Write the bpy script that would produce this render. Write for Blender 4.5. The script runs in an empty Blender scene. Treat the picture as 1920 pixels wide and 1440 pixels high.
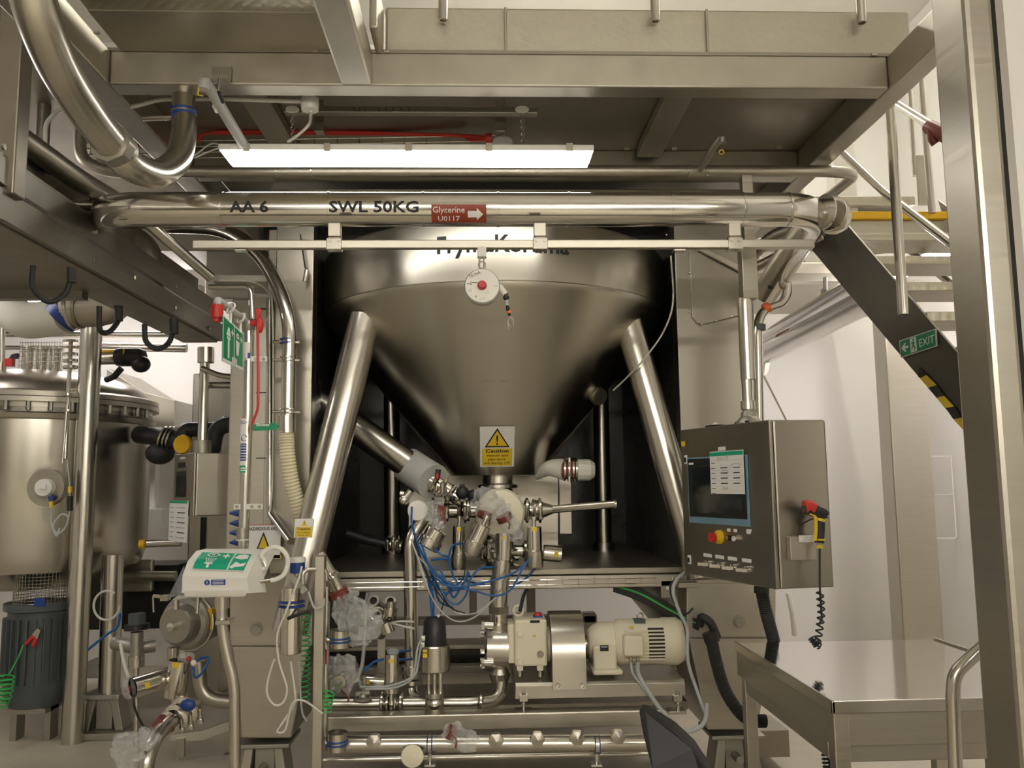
import bpy, bmesh, math, random
from mathutils import Vector, Matrix, noise
V = Vector
SC = bpy.context.scene
COL = SC.collection
PI = math.pi
# ------------------------------------------------------------------ camera, world, exposure
F = 1600.0
YAW, PITCH, ROLL = -0.0375, 0.117, -0.0115
CAMP = V((0, 0, 1.5))
RC = Matrix.Rotation(YAW, 3, 'Z') @ Matrix.Rotation(PI/2 + PITCH, 3, 'X') @ Matrix.Rotation(ROLL, 3, 'Z')
cd = bpy.data.cameras.new('camera'); cam = bpy.data.objects.new('camera', cd); COL.objects.link(cam)
cd.sensor_width = 36; cd.lens = F/1920*36; cd.clip_start = .05
cam.matrix_world = Matrix.Translation(CAMP) @ RC.to_4x4()
SC.camera = cam
w = bpy.data.worlds.new('room_air'); SC.world = w; w.use_nodes = True
w.node_tree.nodes['Background'].inputs[0].default_value = (.80, .78, .70, 1)
w.node_tree.nodes['Background'].inputs[1].default_value = .05
SC.view_settings.view_transform = 'Standard'; SC.view_settings.look = 'None'
SC.view_settings.exposure = 0.2; SC.view_settings.gamma = 1; SC.view_settings.use_curve_mapping = False
SC.cycles.use_denoising = True
SC.cycles.max_bounces = 10; SC.cycles.transparent_max_bounces = 16
SC.cycles.sample_clamp_indirect = 6
LAMP_MAIN, LAMP_FILL, LAMP_BACK, LAMP_TOP = 9.0, 96.0, 80.0, 100.0   # emission of the luminaire diffusers

def W(px, py, d):
    "world point on the sight line of a pixel, d metres into the room"
    v = RC @ V(((px-960)/F, -(py-720)/F, -1))
    return CAMP + v*(d/v.y)
def S(d): return d/F
def PW(l): return [W(*p) for p in l]
# ------------------------------------------------------------------ materials
MATS = {}
def mat(name, col, metal=0, rough=.5, nz=0, sc=(8, 8, 8), bump=0, emit=0, trans=0, alpha=1, aniso=0, coat=0, ior=1.45, cvar=0, spec=None):
    if name in MATS: return MATS[name]
    m = bpy.data.materials.new(name); m.use_nodes = True; MATS[name] = m
    nt = m.node_tree; b = nt.nodes['Principled BSDF']
    I = b.inputs
    I['Base Color'].default_value = (*col, 1); I['Metallic'].default_value = metal; I['Roughness'].default_value = rough
    I['IOR'].default_value = ior; I['Coat Weight'].default_value = coat
    if spec is not None: I['Specular IOR Level'].default_value = spec
    if trans: I['Transmission Weight'].default_value = trans
    if alpha < 1: I['Alpha'].default_value = alpha
    if emit:
        I['Emission Color'].default_value = (*col, 1); I['Emission Strength'].default_value = emit
    if aniso:
        I['Anisotropic'].default_value = aniso; I['Anisotropic Rotation'].default_value = .25
        t = nt.nodes.new('ShaderNodeTangent'); t.direction_type = 'RADIAL'; t.axis = 'Z'
        nt.links.new(t.outputs[0], I['Tangent'])
    if nz or bump or cvar:
        tc = nt.nodes.new('ShaderNodeTexCoord'); mp = nt.nodes.new('ShaderNodeMapping'); mp.inputs['Scale'].default_value = sc
        n = nt.nodes.new('ShaderNodeTexNoise'); n.inputs['Scale'].default_value = 1; n.inputs['Detail'].default_value = 6
        n.inputs['Roughness'].default_value = .6
        nt.links.new(tc.outputs['Object'], mp.inputs[0]); nt.links.new(mp.outputs[0], n.inputs['Vector'])
        if nz:
            r = nt.nodes.new('ShaderNodeMapRange'); r.inputs['From Min'].default_value = .25; r.inputs['From Max'].default_value = .75
            r.inputs['To Min'].default_value = max(0, rough-nz); r.inputs['To Max'].default_value = rough+nz
            nt.links.new(n.outputs[0], r.inputs[0]); nt.links.new(r.outputs[0], I['Roughness'])
        if cvar:
            r2 = nt.nodes.new('ShaderNodeMapRange'); r2.inputs['From Min'].default_value = .25; r2.inputs['From Max'].default_value = .75
            r2.inputs['To Min'].default_value = 1-cvar; r2.inputs['To Max'].default_value = 1+cvar
            mx = nt.nodes.new('ShaderNodeVectorMath'); mx.operation = 'SCALE'; mx.inputs[0].default_value = col
            nt.links.new(n.outputs[0], r2.inputs[0]); nt.links.new(r2.outputs[0], mx.inputs['Scale']); nt.links.new(mx.outputs[0], I['Base Color'])
        if bump:
            bp = nt.nodes.new('ShaderNodeBump'); bp.inputs['Strength'].default_value = bump; bp.inputs['Distance'].default_value = .004
            nt.links.new(n.outputs[0], bp.inputs['Height']); nt.links.new(bp.outputs[0], I['Normal'])
    return m
BR = mat('brushed_steel', (.50, .47, .405), 1, .36, .06, (3, 3, 70), .02, cvar=.06)          # sheet metal, brushed
BH = mat('beam_steel', (.45, .42, .355), 1, .42, .08, (6, 6, 6), .12, cvar=.10)            # blasted structural steel
KP = mat('kick_plate_steel', (.52, .49, .41), 1, .48, .07, (40, 40, 40), .3, cvar=.06)
TB = mat('tube_steel', (.59, .56, .50), 1, .25, .015, (9, 9, 2), 0)
PO = mat('polished_steel', (.72, .69, .63), 1, .16, .03, (6, 6, 6), 0)
JK = mat('jacket_aluminium', (.74, .72, .68), 1, .14, .05, (3, 9, 9), .04)
CO = mat('cone_steel', (.60, .57, .50), 1, .31, .04, (1.2, 1.2, 30), .0, aniso=.7)
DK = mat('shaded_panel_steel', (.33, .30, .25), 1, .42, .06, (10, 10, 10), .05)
BK = mat('black_and_unlit_panel', (.035, .034, .030), .4, .30, .05, (6, 6, 6))  # near-black; on the housing interior it paints in the unlit depth
PB = mat('black_plastic', (.018, .018, .02), 0, .42)
RB = mat('black_rubber', (.022, .023, .022), 0, .6)
WP = mat('white_plastic', (.78, .76, .70), 0, .35)
GP = mat('grey_plastic', (.45, .45, .43), 0, .45)
CR = mat('cream_paint', (.78, .72, .56), 0, .38, .05, (30, 30, 30))
CH = mat('cream_hose', (.68, .63, .43), 0, .5)
RD = mat('red_plastic', (.50, .028, .022), 0, .4)
RU = mat('red_rubber', (.17, .035, .025), 0, .5)
BL = mat('blue_plastic', (.015, .05, .22), 0, .4)
BT = mat('blue_tube', (.01, .10, .33), 0, .35)
GC = mat('green_coil', (.05, .42, .09), 0, .35)
YL = mat('yellow', (.74, .52, .03), 0, .45)
YP = mat('yellow_paint', (.72, .42, .005), 0, .5, .05, (30, 30, 30), .2)
GN = mat('sign_green', (.0, .24, .10), 0, .4)
GE = mat('sign_emerald', (.01, .36, .20), 0, .4)
WH = mat('label_white', (.80, .79, .76), 0, .5)
BKI = mat('black_ink', (.012, .012, .012), 0, .5)
NV = mat('sign_navy', (.02, .05, .25), 0, .4)
BRN = mat('label_brown', (.27, .045, .02), 0, .45)
GW = mat('cable_grey', (.42, .43, .43), 0, .45)
CW = mat('cable_white', (.62, .60, .54), 0, .45)
MG = mat('motor_grey', (.075, .085, .088), 0, .45, .08, (30, 30, 30), .1)
CA = mat('cast_steel', (.40, .38, .33), 1, .5, .08, (30, 30, 30), .3)
SCR = mat('screen_glass', (.012, .016, .018), 0, .08, spec=.6)
PBL = mat('panel_blue', (.16, .27, .36), 0, .4)
OR = mat('orange_plastic', (.75, .16, .04), 0, .4)

CS = mat('dark_reflection_steel', (.36, .335, .285), 1, .32, .03, (3, 3, 70), 0, cvar=.03)  # brushed steel darkened to carry dark reflections on cabinet and frame columns
WS = mat('walkway_steel', (.31, .29, .26), 1, .42, .06, (6, 6, 6), .08, cvar=.08)
ST = mat('stringer_steel', (.13, .12, .10), 1, .45, .05, (6, 6, 6), .03)
LS = mat('lamp_diffuser_soft', (1, .95, .92), 0, .4, emit=34)
def wallmat(name, col, rough=.55, bump=.02):
    return mat(name, col, 0, rough, 0, (3, 3, 3), bump, cvar=.02)
WA = wallmat('wall_panel_white', (.80, .775, .74)); WC = wallmat('ceiling_white', (.74, .72, .66))
def floormat():
    m = mat('resin_floor', (.50, .45, .355), 0, .5, .1, (1.6, 1.6, 1.6), .04, cvar=.22)
    nt = m.node_tree; b = nt.nodes['Principled BSDF']
    n = nt.nodes.new('ShaderNodeTexNoise'); n.inputs['Scale'].default_value = 220; n.inputs['Detail'].default_value = 2
    tc = nt.nodes.new('ShaderNodeTexCoord'); nt.links.new(tc.outputs['Object'], n.inputs['Vector'])
    rp = nt.nodes.new('ShaderNodeMapRange'); rp.inputs['From Min'].default_value = .3; rp.inputs['From Max'].default_value = .7
    rp.inputs['To Min'].default_value = .72; rp.inputs['To Max'].default_value = 1.25
    nt.links.new(n.outputs[0], rp.inputs[0])
    old = b.inputs['Base Color'].links[0].from_socket
    mx = nt.nodes.new('ShaderNodeVectorMath'); mx.operation = 'SCALE'
    nt.links.new(old, mx.inputs[0]); nt.links.new(rp.outputs[0], mx.inputs['Scale']); nt.links.new(mx.outputs[0], b.inputs['Base Color'])
    return m
FL = floormat()
def checker():
    "raised diamond tread plate"
    m = mat('tread_plate', (.46, .43, .35), 1, .42, .06, (20, 20, 20))
    nt = m.node_tree; b = nt.nodes['Principled BSDF']
    tc = nt.nodes.new('ShaderNodeTexCoord'); mp = nt.nodes.new('ShaderNodeMapping'); mp.inputs['Scale'].default_value = (28, 28, 28)
    mp.inputs['Rotation'].default_value = (0, 0, PI/4)
    vo = nt.nodes.new('ShaderNodeTexVoronoi'); vo.inputs['Scale'].default_value = 1; vo.inputs['Randomness'].default_value = .15
    bp = nt.nodes.new('ShaderNodeBump'); bp.invert = True; bp.inputs['Strength'].default_value = .8; bp.inputs['Distance'].default_value = .004
    nt.links.new(tc.outputs['Object'], mp.inputs[0]); nt.links.new(mp.outputs[0], vo.inputs['Vector'])
    nt.links.new(vo.outputs['Distance'], bp.inputs['Height']); nt.links.new(bp.outputs[0], b.inputs['Normal'])
    return m
CK = checker()
def bagmat():
    m = bpy.data.materials.new('clear_bag'); m.use_nodes = True; nt = m.node_tree
    b = nt.nodes['Principled BSDF']; b.inputs['Base Color'].default_value = (.85, .85, .84, 1); b.inputs['Roughness'].default_value = .16
    b.inputs['Alpha'].default_value = .27; b.inputs['Specular IOR Level'].default_value = .9
    n = nt.nodes.new('ShaderNodeTexNoise'); n.inputs['Scale'].default_value = 30; n.inputs['Detail'].default_value = 3
    tc = nt.nodes.new('ShaderNodeTexCoord'); nt.links.new(tc.outputs['Object'], n.inputs['Vector'])
    bp = nt.nodes.new('ShaderNodeBump'); bp.inputs['Strength'].default_value = 1; bp.inputs['Distance'].default_value = .03
    nt.links.new(n.outputs[0], bp.inputs['Height']); nt.links.new(bp.outputs[0], b.inputs['Normal'])
    return m
BG = bagmat()
def lampmat(name, s, col=(1, .96, .88)): return mat(name, col, 0, .4, emit=s)
LM = lampmat('lamp_diffuser', LAMP_MAIN); LH = lampmat('front_fill_diffuser', LAMP_FILL, (1, .96, .86)); LT = lampmat('added_ceiling_diffuser', LAMP_TOP, (1, .97, .86)); LB = lampmat('rear_lamp_diffuser', LAMP_BACK, (1, .95, .93))

# ------------------------------------------------------------------ mesh collector
_tx = {}
def textgeo(s, bold=False, cuts=0):
    if (s, cuts) in _tx: return _tx[(s, cuts)]
    c = bpy.data.curves.new('t', 'FONT'); c.body = s; c.size = 1; c.resolution_u = 2; c.offset = .022 if bold else .004
    o = bpy.data.objects.new('t', c); COL.objects.link(o)
    me = bpy.data.meshes.new_from_object(o)
    if cuts:
        bm = bmesh.new(); bm.from_mesh(me)
        for q in range(1, cuts): bmesh.ops.bisect_plane(bm, geom=bm.verts[:]+bm.edges[:]+bm.faces[:], plane_co=(0, -.2+1.0*q/cuts, 0), plane_no=(0, 1, 0))
        bm.to_mesh(me); bm.free()
    vs = [(v.co.x, v.co.y) for v in me.vertices]; fs = [tuple(p.vertices) for p in me.polygons]
    bpy.data.objects.remove(o); bpy.data.meshes.remove(me); bpy.data.curves.remove(c)
    if vs:
        x0 = min(v[0] for v in vs); x1 = max(v[0] for v in vs)
        vs = [(v[0]-x0, v[1]) for v in vs]
    else: x0 = x1 = 0
    _tx[(s, cuts)] = (vs, fs, x1-x0); return _tx[(s, cuts)]
def frame(ax):
    ax = V(ax).normalized(); t = V((0, 0, 1)) if abs(ax.z) < .9 else V((1, 0, 0))
    u = ax.cross(t).normalized(); return u, ax.cross(u).normalized(), ax
class M:
    def __init__(s): s.v = []; s.f = []; s.mi = []; s.sm = []; s.mats = []; s.rg = []
    def pieces(s):
        "the separate bodies collected here, told apart by the gaps between them"
        B = []
        for v0, v1, f0, f1 in s.rg:
            q = s.v[v0:v1]; B.append(([min(p[i] for p in q)-.002 for i in range(3)], [max(p[i] for p in q)+.002 for i in range(3)]))
        n = len(B); par = list(range(n))
        def find(a):
            while par[a] != a: a = par[a]
            return a
        for i in range(n):
            for j in range(i):
                if all(B[i][0][k] <= B[j][1][k] and B[j][0][k] <= B[i][1][k] for k in range(3)): par[find(i)] = find(j)
        out = []
        for r in sorted(set(find(i) for i in range(n))):
            p = M(); p.mats = list(s.mats)
            for i in range(n):
                if find(i) != r: continue
                v0, v1, f0, f1 = s.rg[i]; k = len(p.v)-v0; p.v += s.v[v0:v1]; p.rg.append((len(p.v)-(v1-v0), len(p.v), len(p.f), len(p.f)+f1-f0))
                p.f += [tuple(a+k for a in f) for f in s.f[f0:f1]]; p.mi += s.mi[f0:f1]; p.sm += s.sm[f0:f1]
            out.append(p)
        return out
    def m(s, mt):
        if mt not in s.mats: s.mats.append(mt)
        return s.mats.index(mt)
    def add(s, vs, fs, mt=None, smooth=False):
        k = len(s.v); s.v += [V(v) for v in vs]; i = s.m(mt)
        s.rg.append((k, len(s.v), len(s.f), len(s.f)+len(fs)))
        for f in fs: s.f.append(tuple(k+a for a in f)); s.mi.append(i); s.sm.append(smooth)
        return s
    def box(s, c, size, mt=None, R=None):
        c = V(c); h = V(size)/2; vs = []
        for z in (-1, 1):
            for y in (-1, 1):
                for x in (-1, 1):
                    p = V((x*h.x, y*h.y, z*h.z)); vs.append(c + (R @ p if R else p))
        return s.add(vs, [(0, 2, 3, 1), (4, 5, 7, 6), (0, 1, 5, 4), (2, 6, 7, 3), (0, 4, 6, 2), (1, 3, 7, 5)], mt)
    def bb(s, a, b, mt=None):
        a = V(a); b = V(b); return s.box((a+b)/2, [abs(q) for q in (b-a)], mt)
    def wb(s, x0, y0, x1, y1, d, dep, mt=None):
        P = [W(x0, y0, d), W(x1, y0, d), W(x0, y1, d), W(x1, y1, d)]
        return s.bb(((P[0].x+P[2].x)/2, d, (P[2].z+P[3].z)/2), ((P[1].x+P[3].x)/2, d+dep, (P[0].z+P[1].z)/2), mt)
    def prism(s, poly, vec, mt=None):
        n = len(poly); vec = V(vec); P = [V(p) for p in poly]
        vs = P + [p+vec for p in P]
        nrm = sum(((P[i]-P[0]).cross(P[(i+1) % n]-P[0]) for i in range(1, n-1)), V((0, 0, 0)))
        if nrm.dot(vec) > 0: fs = [tuple(range(n))[::-1], tuple(range(n, 2*n))] + [(i, (i+1) % n, n+(i+1) % n, n+i) for i in range(n)]
        else: fs = [tuple(range(n)), tuple(range(n, 2*n))[::-1]] + [((i+1) % n, i, n+i, n+(i+1) % n) for i in range(n)]
        return s.add(vs, fs, mt)
    def lathe(s, prof, o, ax, mt=None, seg=32, smooth=True, arc=None):
        u, v, a = frame(ax); o = V(o); vs = []; n = len(prof); a0, a1 = arc or (0, 2*PI); cl = arc is None
        k = seg if cl else seg+1
        for i in range(k):
            t = a0+(a1-a0)*i/seg; d = u*math.cos(t)+v*math.sin(t)
            vs += [o + a*h + d*r for r, h in prof]
        fs = []
        for i in range(seg):
            j = (i+1) % k
            for q in range(n-1): fs.append((i*n+q, i*n+q+1, j*n+q+1, j*n+q))
        return s.add(vs, fs, mt, smooth)
    def cyl(s, a, b, r, r2=None, mt=None, seg=24, cap=True, smooth=True):
        a = V(a); b = V(b); r2 = r if r2 is None else r2; u, v, ax = frame(b-a); vs = []
        for i in range(seg):
            t = 2*PI*i/seg; d = u*math.cos(t)+v*math.sin(t); vs += [a+d*r, b+d*r2]
        s.add(vs, [(2*i, 2*i+1, 2*((i+1) % seg)+1, 2*((i+1) % seg)) for i in range(seg)], mt, smooth)
        if cap:
            s.add([vs[2*i] for i in range(seg)], [tuple(range(seg))], mt)
            s.add([vs[2*i+1] for i in range(seg)], [tuple(range(seg))[::-1]], mt)
        return s
    def wc(s, x0, y0, x1, y1, d, rpx, mt=None, d2=None, r2=None, seg=24):
        d2 = d if d2 is None else d2
        return s.cyl(W(x0, y0, d), W(x1, y1, d2), rpx*S(d), (rpx if r2 is None else r2)*S(d2), mt, seg)
    def tube(s, pts, r, mt=None, seg=16, fil=0, spl=False, cap=True, rf=None):
        P = [V(p) for p in pts]
        if fil:
            Q = [P[0]]
            for i in range(1, len(P)-1):
                a, b, c = P[i-1], P[i], P[i+1]; l = min(fil, (a-b).length*.49, (c-b).length*.49)
                p0 = b+(a-b).normalized()*l; p1 = b+(c-b).normalized()*l
                for k in range(9):
                    t = k/8; Q.append(p0*(1-t)**2 + b*2*t*(1-t) + p1*t*t)
            P = Q+[P[-1]]
        if spl and len(P) > 2:
            Q = []; E = [P[0]*2-P[1]]+P+[P[-1]*2-P[-2]]
            for i in range(1, len(E)-2):
                for k in range(8):
                    t = k/8; a, b, c, d = E[i-1:i+3]
                    Q.append(.5*((2*b)+(c-a)*t+(2*a-5*b+4*c-d)*t*t+(3*b-a-3*c+d)*t**3))
            P = Q+[P[-1]]
        n = len(P); T = [(P[min(i+1, n-1)]-P[max(i-1, 0)]).normalized() for i in range(n)]
        u = frame(T[0])[0]; vs = []
        for i in range(n):
            u = (u-T[i]*u.dot(T[i])).normalized(); v = T[i].cross(u); rr = rf(i/(n-1)) if rf else r
            for k in range(seg):
                t = 2*PI*k/seg; vs.append(P[i]+(u*math.cos(t)+v*math.sin(t))*rr)
        fs = [(i*seg+k, i*seg+(k+1) % seg, (i+1)*seg+(k+1) % seg, (i+1)*seg+k) for i in range(n-1) for k in range(seg)]
        s.add(vs, fs, mt, True)
        if cap: s.add(vs[:seg], [tuple(range(seg))[::-1]], mt); s.add(vs[-seg:], [tuple(range(seg))], mt)
        return s
    def wt(s, pts, rpx, mt=None, seg=14, fil=0, spl=False, d=None):
        P = PW(pts); dd = d or sum(p[2] for p in pts)/len(pts); return s.tube(P, rpx*S(dd), mt, seg, fil, spl)
    def coil(s, pts, R, r, turns, mt=None, seg=6, n=14):
        P = [V(p) for p in pts]; L = [0]
        for a, b in zip(P, P[1:]): L.append(L[-1]+(b-a).length)
        def at(t):
            q = t*L[-1]
            for i in range(len(P)-1):
                if q <= L[i+1] or i == len(P)-2: return P[i].lerp(P[i+1], (q-L[i])/max(1e-6, L[i+1]-L[i])), (P[i+1]-P[i]).normalized()
        out = []
        for i in range(int(turns*n)+1):
            t = i/(turns*n); c, ax = at(min(1, t)); u, v, _ = frame(ax); a = 2*PI*i/n
            out.append(c+(u*math.cos(a)+v*math.sin(a))*R)
        return s.tube(out, r, mt, seg)
    def sph(s, c, r, mt=None, sc=(1, 1, 1), seg=20, rings=12):
        c = V(c); vs = []; 
        for i in range(rings+1):
            a = PI*i/rings
            for k in range(seg):
                b = 2*PI*k/seg; vs.append(c+V((r*sc[0]*math.sin(a)*math.cos(b), r*sc[1]*math.sin(a)*math.sin(b), r*sc[2]*math.cos(a))))
        return s.add(vs, [(i*seg+k, (i+1)*seg+k, (i+1)*seg+(k+1) % seg, i*seg+(k+1) % seg) for i in range(rings) for k in range(seg)], mt, True)
    def torus(s, c, ax, R, r, mt=None, seg=28, k=8, arc=(0, 2*PI)):
        u, v, a = frame(ax); c = V(c)
        full = abs(arc[1]-arc[0]-2*PI) < 1e-4; n = seg if full else seg+1
        pts = [c+(u*math.cos(arc[0]+(arc[1]-arc[0])*i/seg)+v*math.sin(arc[0]+(arc[1]-arc[0])*i/seg))*R for i in range(n)]
        if full: pts.append(pts[0])
        return s.tube(pts, r, mt, k, cap=not full)
    # flat drawing on a surface: fn(u, v) -> world point; layers lifted by off
    def trap(s, fn, xb0, xb1, y0, xt0, xt1, y1, mt, n=6, k=6):
        vs = []
        for j in range(k+1):
            t = j/k; a = xb0+(xt0-xb0)*t; b = xb1+(xt1-xb1)*t; y = y0+(y1-y0)*t
            vs += [fn(a+(b-a)*i/n, y) for i in range(n+1)]
        return s.add(vs, [(j*(n+1)+i, j*(n+1)+i+1, (j+1)*(n+1)+i+1, (j+1)*(n+1)+i) for j in range(k) for i in range(n)], mt)
    def rect(s, fn, x0, y0, x1, y1, mt, n=6, k=6): return s.trap(fn, x0, x1, y0, x0, x1, y1, mt, n, k)
    def text(s, fn, body, x, y, h, mt, al='c', width=None, bold=False, cuts=0):
        vs, fs, w_ = textgeo(body, bold, cuts); sx = h/.72
        sw = width/w_ if width and w_ else sx
        o = {'c': -w_*sw/2, 'l': 0, 'r': -w_*sw}[al]
        return s.add([fn(x+o+a*sw, y+b*sx) for a, b in vs], fs, mt)
    def disc(s, fn, x, y, r, mt, n=24): return s.add([fn(x+r*math.cos(2*PI*i/n), y+r*math.sin(2*PI*i/n)) for i in range(n)], [tuple(range(n))], mt)
    def poly(s, fn, pts, mt): return s.add([fn(*p) for p in pts], [tuple(range(len(pts)))], mt)
    def obj(s, name, mt=None, parent=None, label=None, bev=0, local=False, cat=None, group=None, kind=None):
        if name in SPLIT and parent is not None:
            ps = s.pieces()
            if len(ps) > 1:
                os_ = [p.obj(name, mt, parent, label, bev, local, cat, group, kind) for p in ps]; return os_[0]
        me = bpy.data.meshes.new(name); o = bpy.data.objects.new(name, me)
        if parent is not None: org = WL.get(parent.name, V((0, 0, 0))) if not local else V((0, 0, 0))
        elif cat and not local:
            lo = V([min(v[i] for v in s.v) for i in range(3)]); hi = V([max(v[i] for v in s.v) for i in range(3)])
            org = V(((lo.x+hi.x)/2, (lo.y+hi.y)/2, lo.z)); o.location = org
        else: org = V((0, 0, 0))
        me.from_pydata([v-org for v in s.v], [], s.f)
        for m_ in s.mats: me.materials.append(m_ or mt)
        me.polygons.foreach_set('material_index', s.mi); me.polygons.foreach_set('use_smooth', s.sm); me.update()
        if any(s.sm): me.set_sharp_from_angle(angle=.62)
        COL.objects.link(o)
        WL[o.name] = org
        if parent is not None: o.parent = parent
        if bev:
            b = o.modifiers.new('bevel', 'BEVEL'); b.width = bev; b.segments = 2; b.limit_method = 'ANGLE'; b.angle_limit = .7
        for k_, q in (('label', label), ('category', cat), ('group', group), ('kind', kind)):
            if q: o[k_] = q
        return o
WL = {}
SPLIT = set('suction_port pipe_sticker jacket_band flange_bolt hanger_bracket inspection_plug deck_clip cap_nut weld_seam weld_ring black_lettering bolt slot foot push_button door_lock cable_entry cable_tie nozzle clamp_ring union interior_panel rear_trough duct_body cable_gland side_box rear_cross_member jacket strut soffit_plate emergency_stop name_plate yellow_tag button_label coiled_cord sensor_head base_ledge lower_rail vertical_channel anchor_bolt'.split())
def T(name, label, cat, loc, group=None, rz=0):
    o = bpy.data.objects.new(name, None); COL.objects.link(o); o.location = V(loc); o.rotation_euler = (0, 0, rz)
    o.empty_display_size = .05
    o['label'] = label; o['category'] = cat
    if group: o['group'] = group
    WL[o.name] = V(loc); return o
def dup(o, delta, label=None, parent=None):
    "copy of a thing with copies of its parts and sub-parts"
    c = o.copy(); COL.objects.link(c)
    if parent is None: c.location = o.location + V(delta)
    else: c.parent = parent
    WL[c.name] = WL.get(o.name, V((0, 0, 0)))+V(delta)
    if label: c['label'] = label
    for ch in [q for q in bpy.data.objects if q.parent == o]: dup(ch, (0, 0, 0), None, c)
    return c
def plane_fn(o, u, v, off=0):
    o = V(o); u = V(u); v = V(v); n = u.cross(v).normalized()
    return lambda a, b, k=0: o+u*a+v*b+n*(off+k)
def lift(fn, k): return lambda a, b: fn(a, b, k)
def facing(px, py, d, wpx, sx=None):
    "upright plane facing the camera side at a pixel; units are pixels of the photograph"
    o = W(px, py, d); q = S(d); return (lambda a, b, k=0: o+V((a*q, -k, b*q)))
# ================================================================== THE ROOM
YB = 7.6; XL = -5.2; XR = 3.9; YF = -3.2; ZC = 5.6
def struct(name, m_, mt): o = m_.obj(name, mt); o['kind'] = 'structure'; return o
struct('floor', M().bb((XL-.2, YF-.2, -.1), (XR+.2, YB+.2, 0)), FL)
struct('wall_back', M().bb((XL-.2, YB, 0), (XR+.2, YB+.15, ZC)), WA)
struct('wall_right', M().bb((XR, YF, 0), (XR+.15, YB, ZC)), WA)
struct('wall_left', M().bb((XL-.15, YF, 0), (XL, YB, ZC)), WA)
struct('wall_front', M().bb((XL-.2, YF-.15, 0), (XR+.2, YF, ZC)), WA)
struct('ceiling', M().bb((XL-.2, YF-.2, ZC), (XR+.2, YB+.2, ZC+.12)), WC)
# floor drain channels
g = M(); g.bb((1.75, 2.2, 0), (1.87, 4.6, .004)); 
for i in range(60): g.bb((1.755, 2.22+i*.04, .004), (1.865, 2.235+i*.04, .007))
g.obj('trim_1', DK, kind='structure')
g = M(); p = W(700, 1438, 4.35); g.bb((p.x-.6, p.y, 0), (p.x+.25, p.y+.13, .004))
for i in range(34): g.bb((p.x-.6+i*.025, p.y, .004), (p.x-.59+i*.025, p.y+.13, .008))
g.obj('trim_2', DK, kind='structure')
g = M(); a = V((-1.35, 3.6, .0)); b = V((-.95, 4.35, .0)); g.prism([a, a+V((.10, 0, 0)), b+V((.10, 0, 0)), b], (0, 0, .005)); g.obj('trim_3', DK, kind='structure')

# luminaires of the hall; ceiling and behind-viewer ones are added fill
def luminaire(loc, ln, along, label, m_, group=None, wdt=.13):
    t = T('ceiling_light', label, 'light', loc, group); x, y, z = loc
    sx, sy = (ln, wdt) if along == 'x' else (wdt, ln)
    M().bb((x-sx/2, y-sy/2, z), (x+sx/2, y+sy/2, z+.06)).obj('housing', WP, t, bev=.01)
    if z < 3.9 and y < 1:
        for q in (-.5, .5): M().tube([(x+q, y, z+.05), (x+q, y, ZC)], .004, seg=6).obj('suspension_rod', TB, t)
    M().bb((x-sx/2+.02, y-sy/2+.01, z-.05), (x+sx/2-.02, y+sy/2-.01, z)).obj('diffuser', m_, t, bev=.015)
    return t
for i, (x, y) in enumerate([(-1.3, -1.9), (.8, -1.9), (2.8, -1.9)]):  # unseen lamps added behind the viewer, hung low to light the front
    luminaire((x, y-.3, 3.1), 1.5, 'x', 'added strip light hung behind the viewer to light the machine front', LH, 'added strip lights behind the viewer')
luminaire((2.9, 4.8, ZC-.06), 1.5, 'y', 'added strip light on the hall ceiling above the staircase', LT)  # unseen lamp added to brighten the walls by the stairs
luminaire((.6, 6.0, ZC-.06), 1.5, 'x', 'added strip light on the hall ceiling above the upper floor', LT)  # unseen lamp added above the deck to brighten the back walls
luminaire((3.0, 5.9, 2.98), 1.3, 'y', 'strip light under the upper floor beyond the staircase by the back wall', LB)
luminaire((-2.9, 6.6, 3.0), 1.5, 'x', 'strip light under the upper floor behind the domed tank', LS)
luminaire((-3.3, 4.2, 3.0), 1.2, 'y', 'strip light under the upper floor beside the white ribbed hose', LS)
t = T('service_duct', 'dull sheet steel service duct crossing behind the walkway beam and pipes', 'duct', W(350, 460, 5.6))
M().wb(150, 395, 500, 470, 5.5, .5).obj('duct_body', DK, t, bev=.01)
M().wb(385, 470, 500, 560, 5.4, .1, BR).obj('duct_drop', BR, t, bev=.005)

for x0_, x1_, h_, lb_ in ((-4.2, -2.4, 2.3, 'widest'), (-.7, .1, 2.1, 'narrow'), (1.9, 2.5, 2.2, 'square')):  # dark boxes added out of view to give the steel dark reflections
    t = T('reflected_dark_box', 'added dark grey %s box behind the viewer for the steel to reflect' % lb_, 'cabinet', (x0_, YF+.3, 0))
    M().bb((x0_, YF+.02, 0), (x1_, YF+.6, h_)).obj('cabinet_body', MG, t, bev=.01); M().bb((x0_+.03, YF+.6, .08), (x1_-.03, YF+.62, h_-.04)).obj('door', DK, t, bev=.004)
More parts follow.
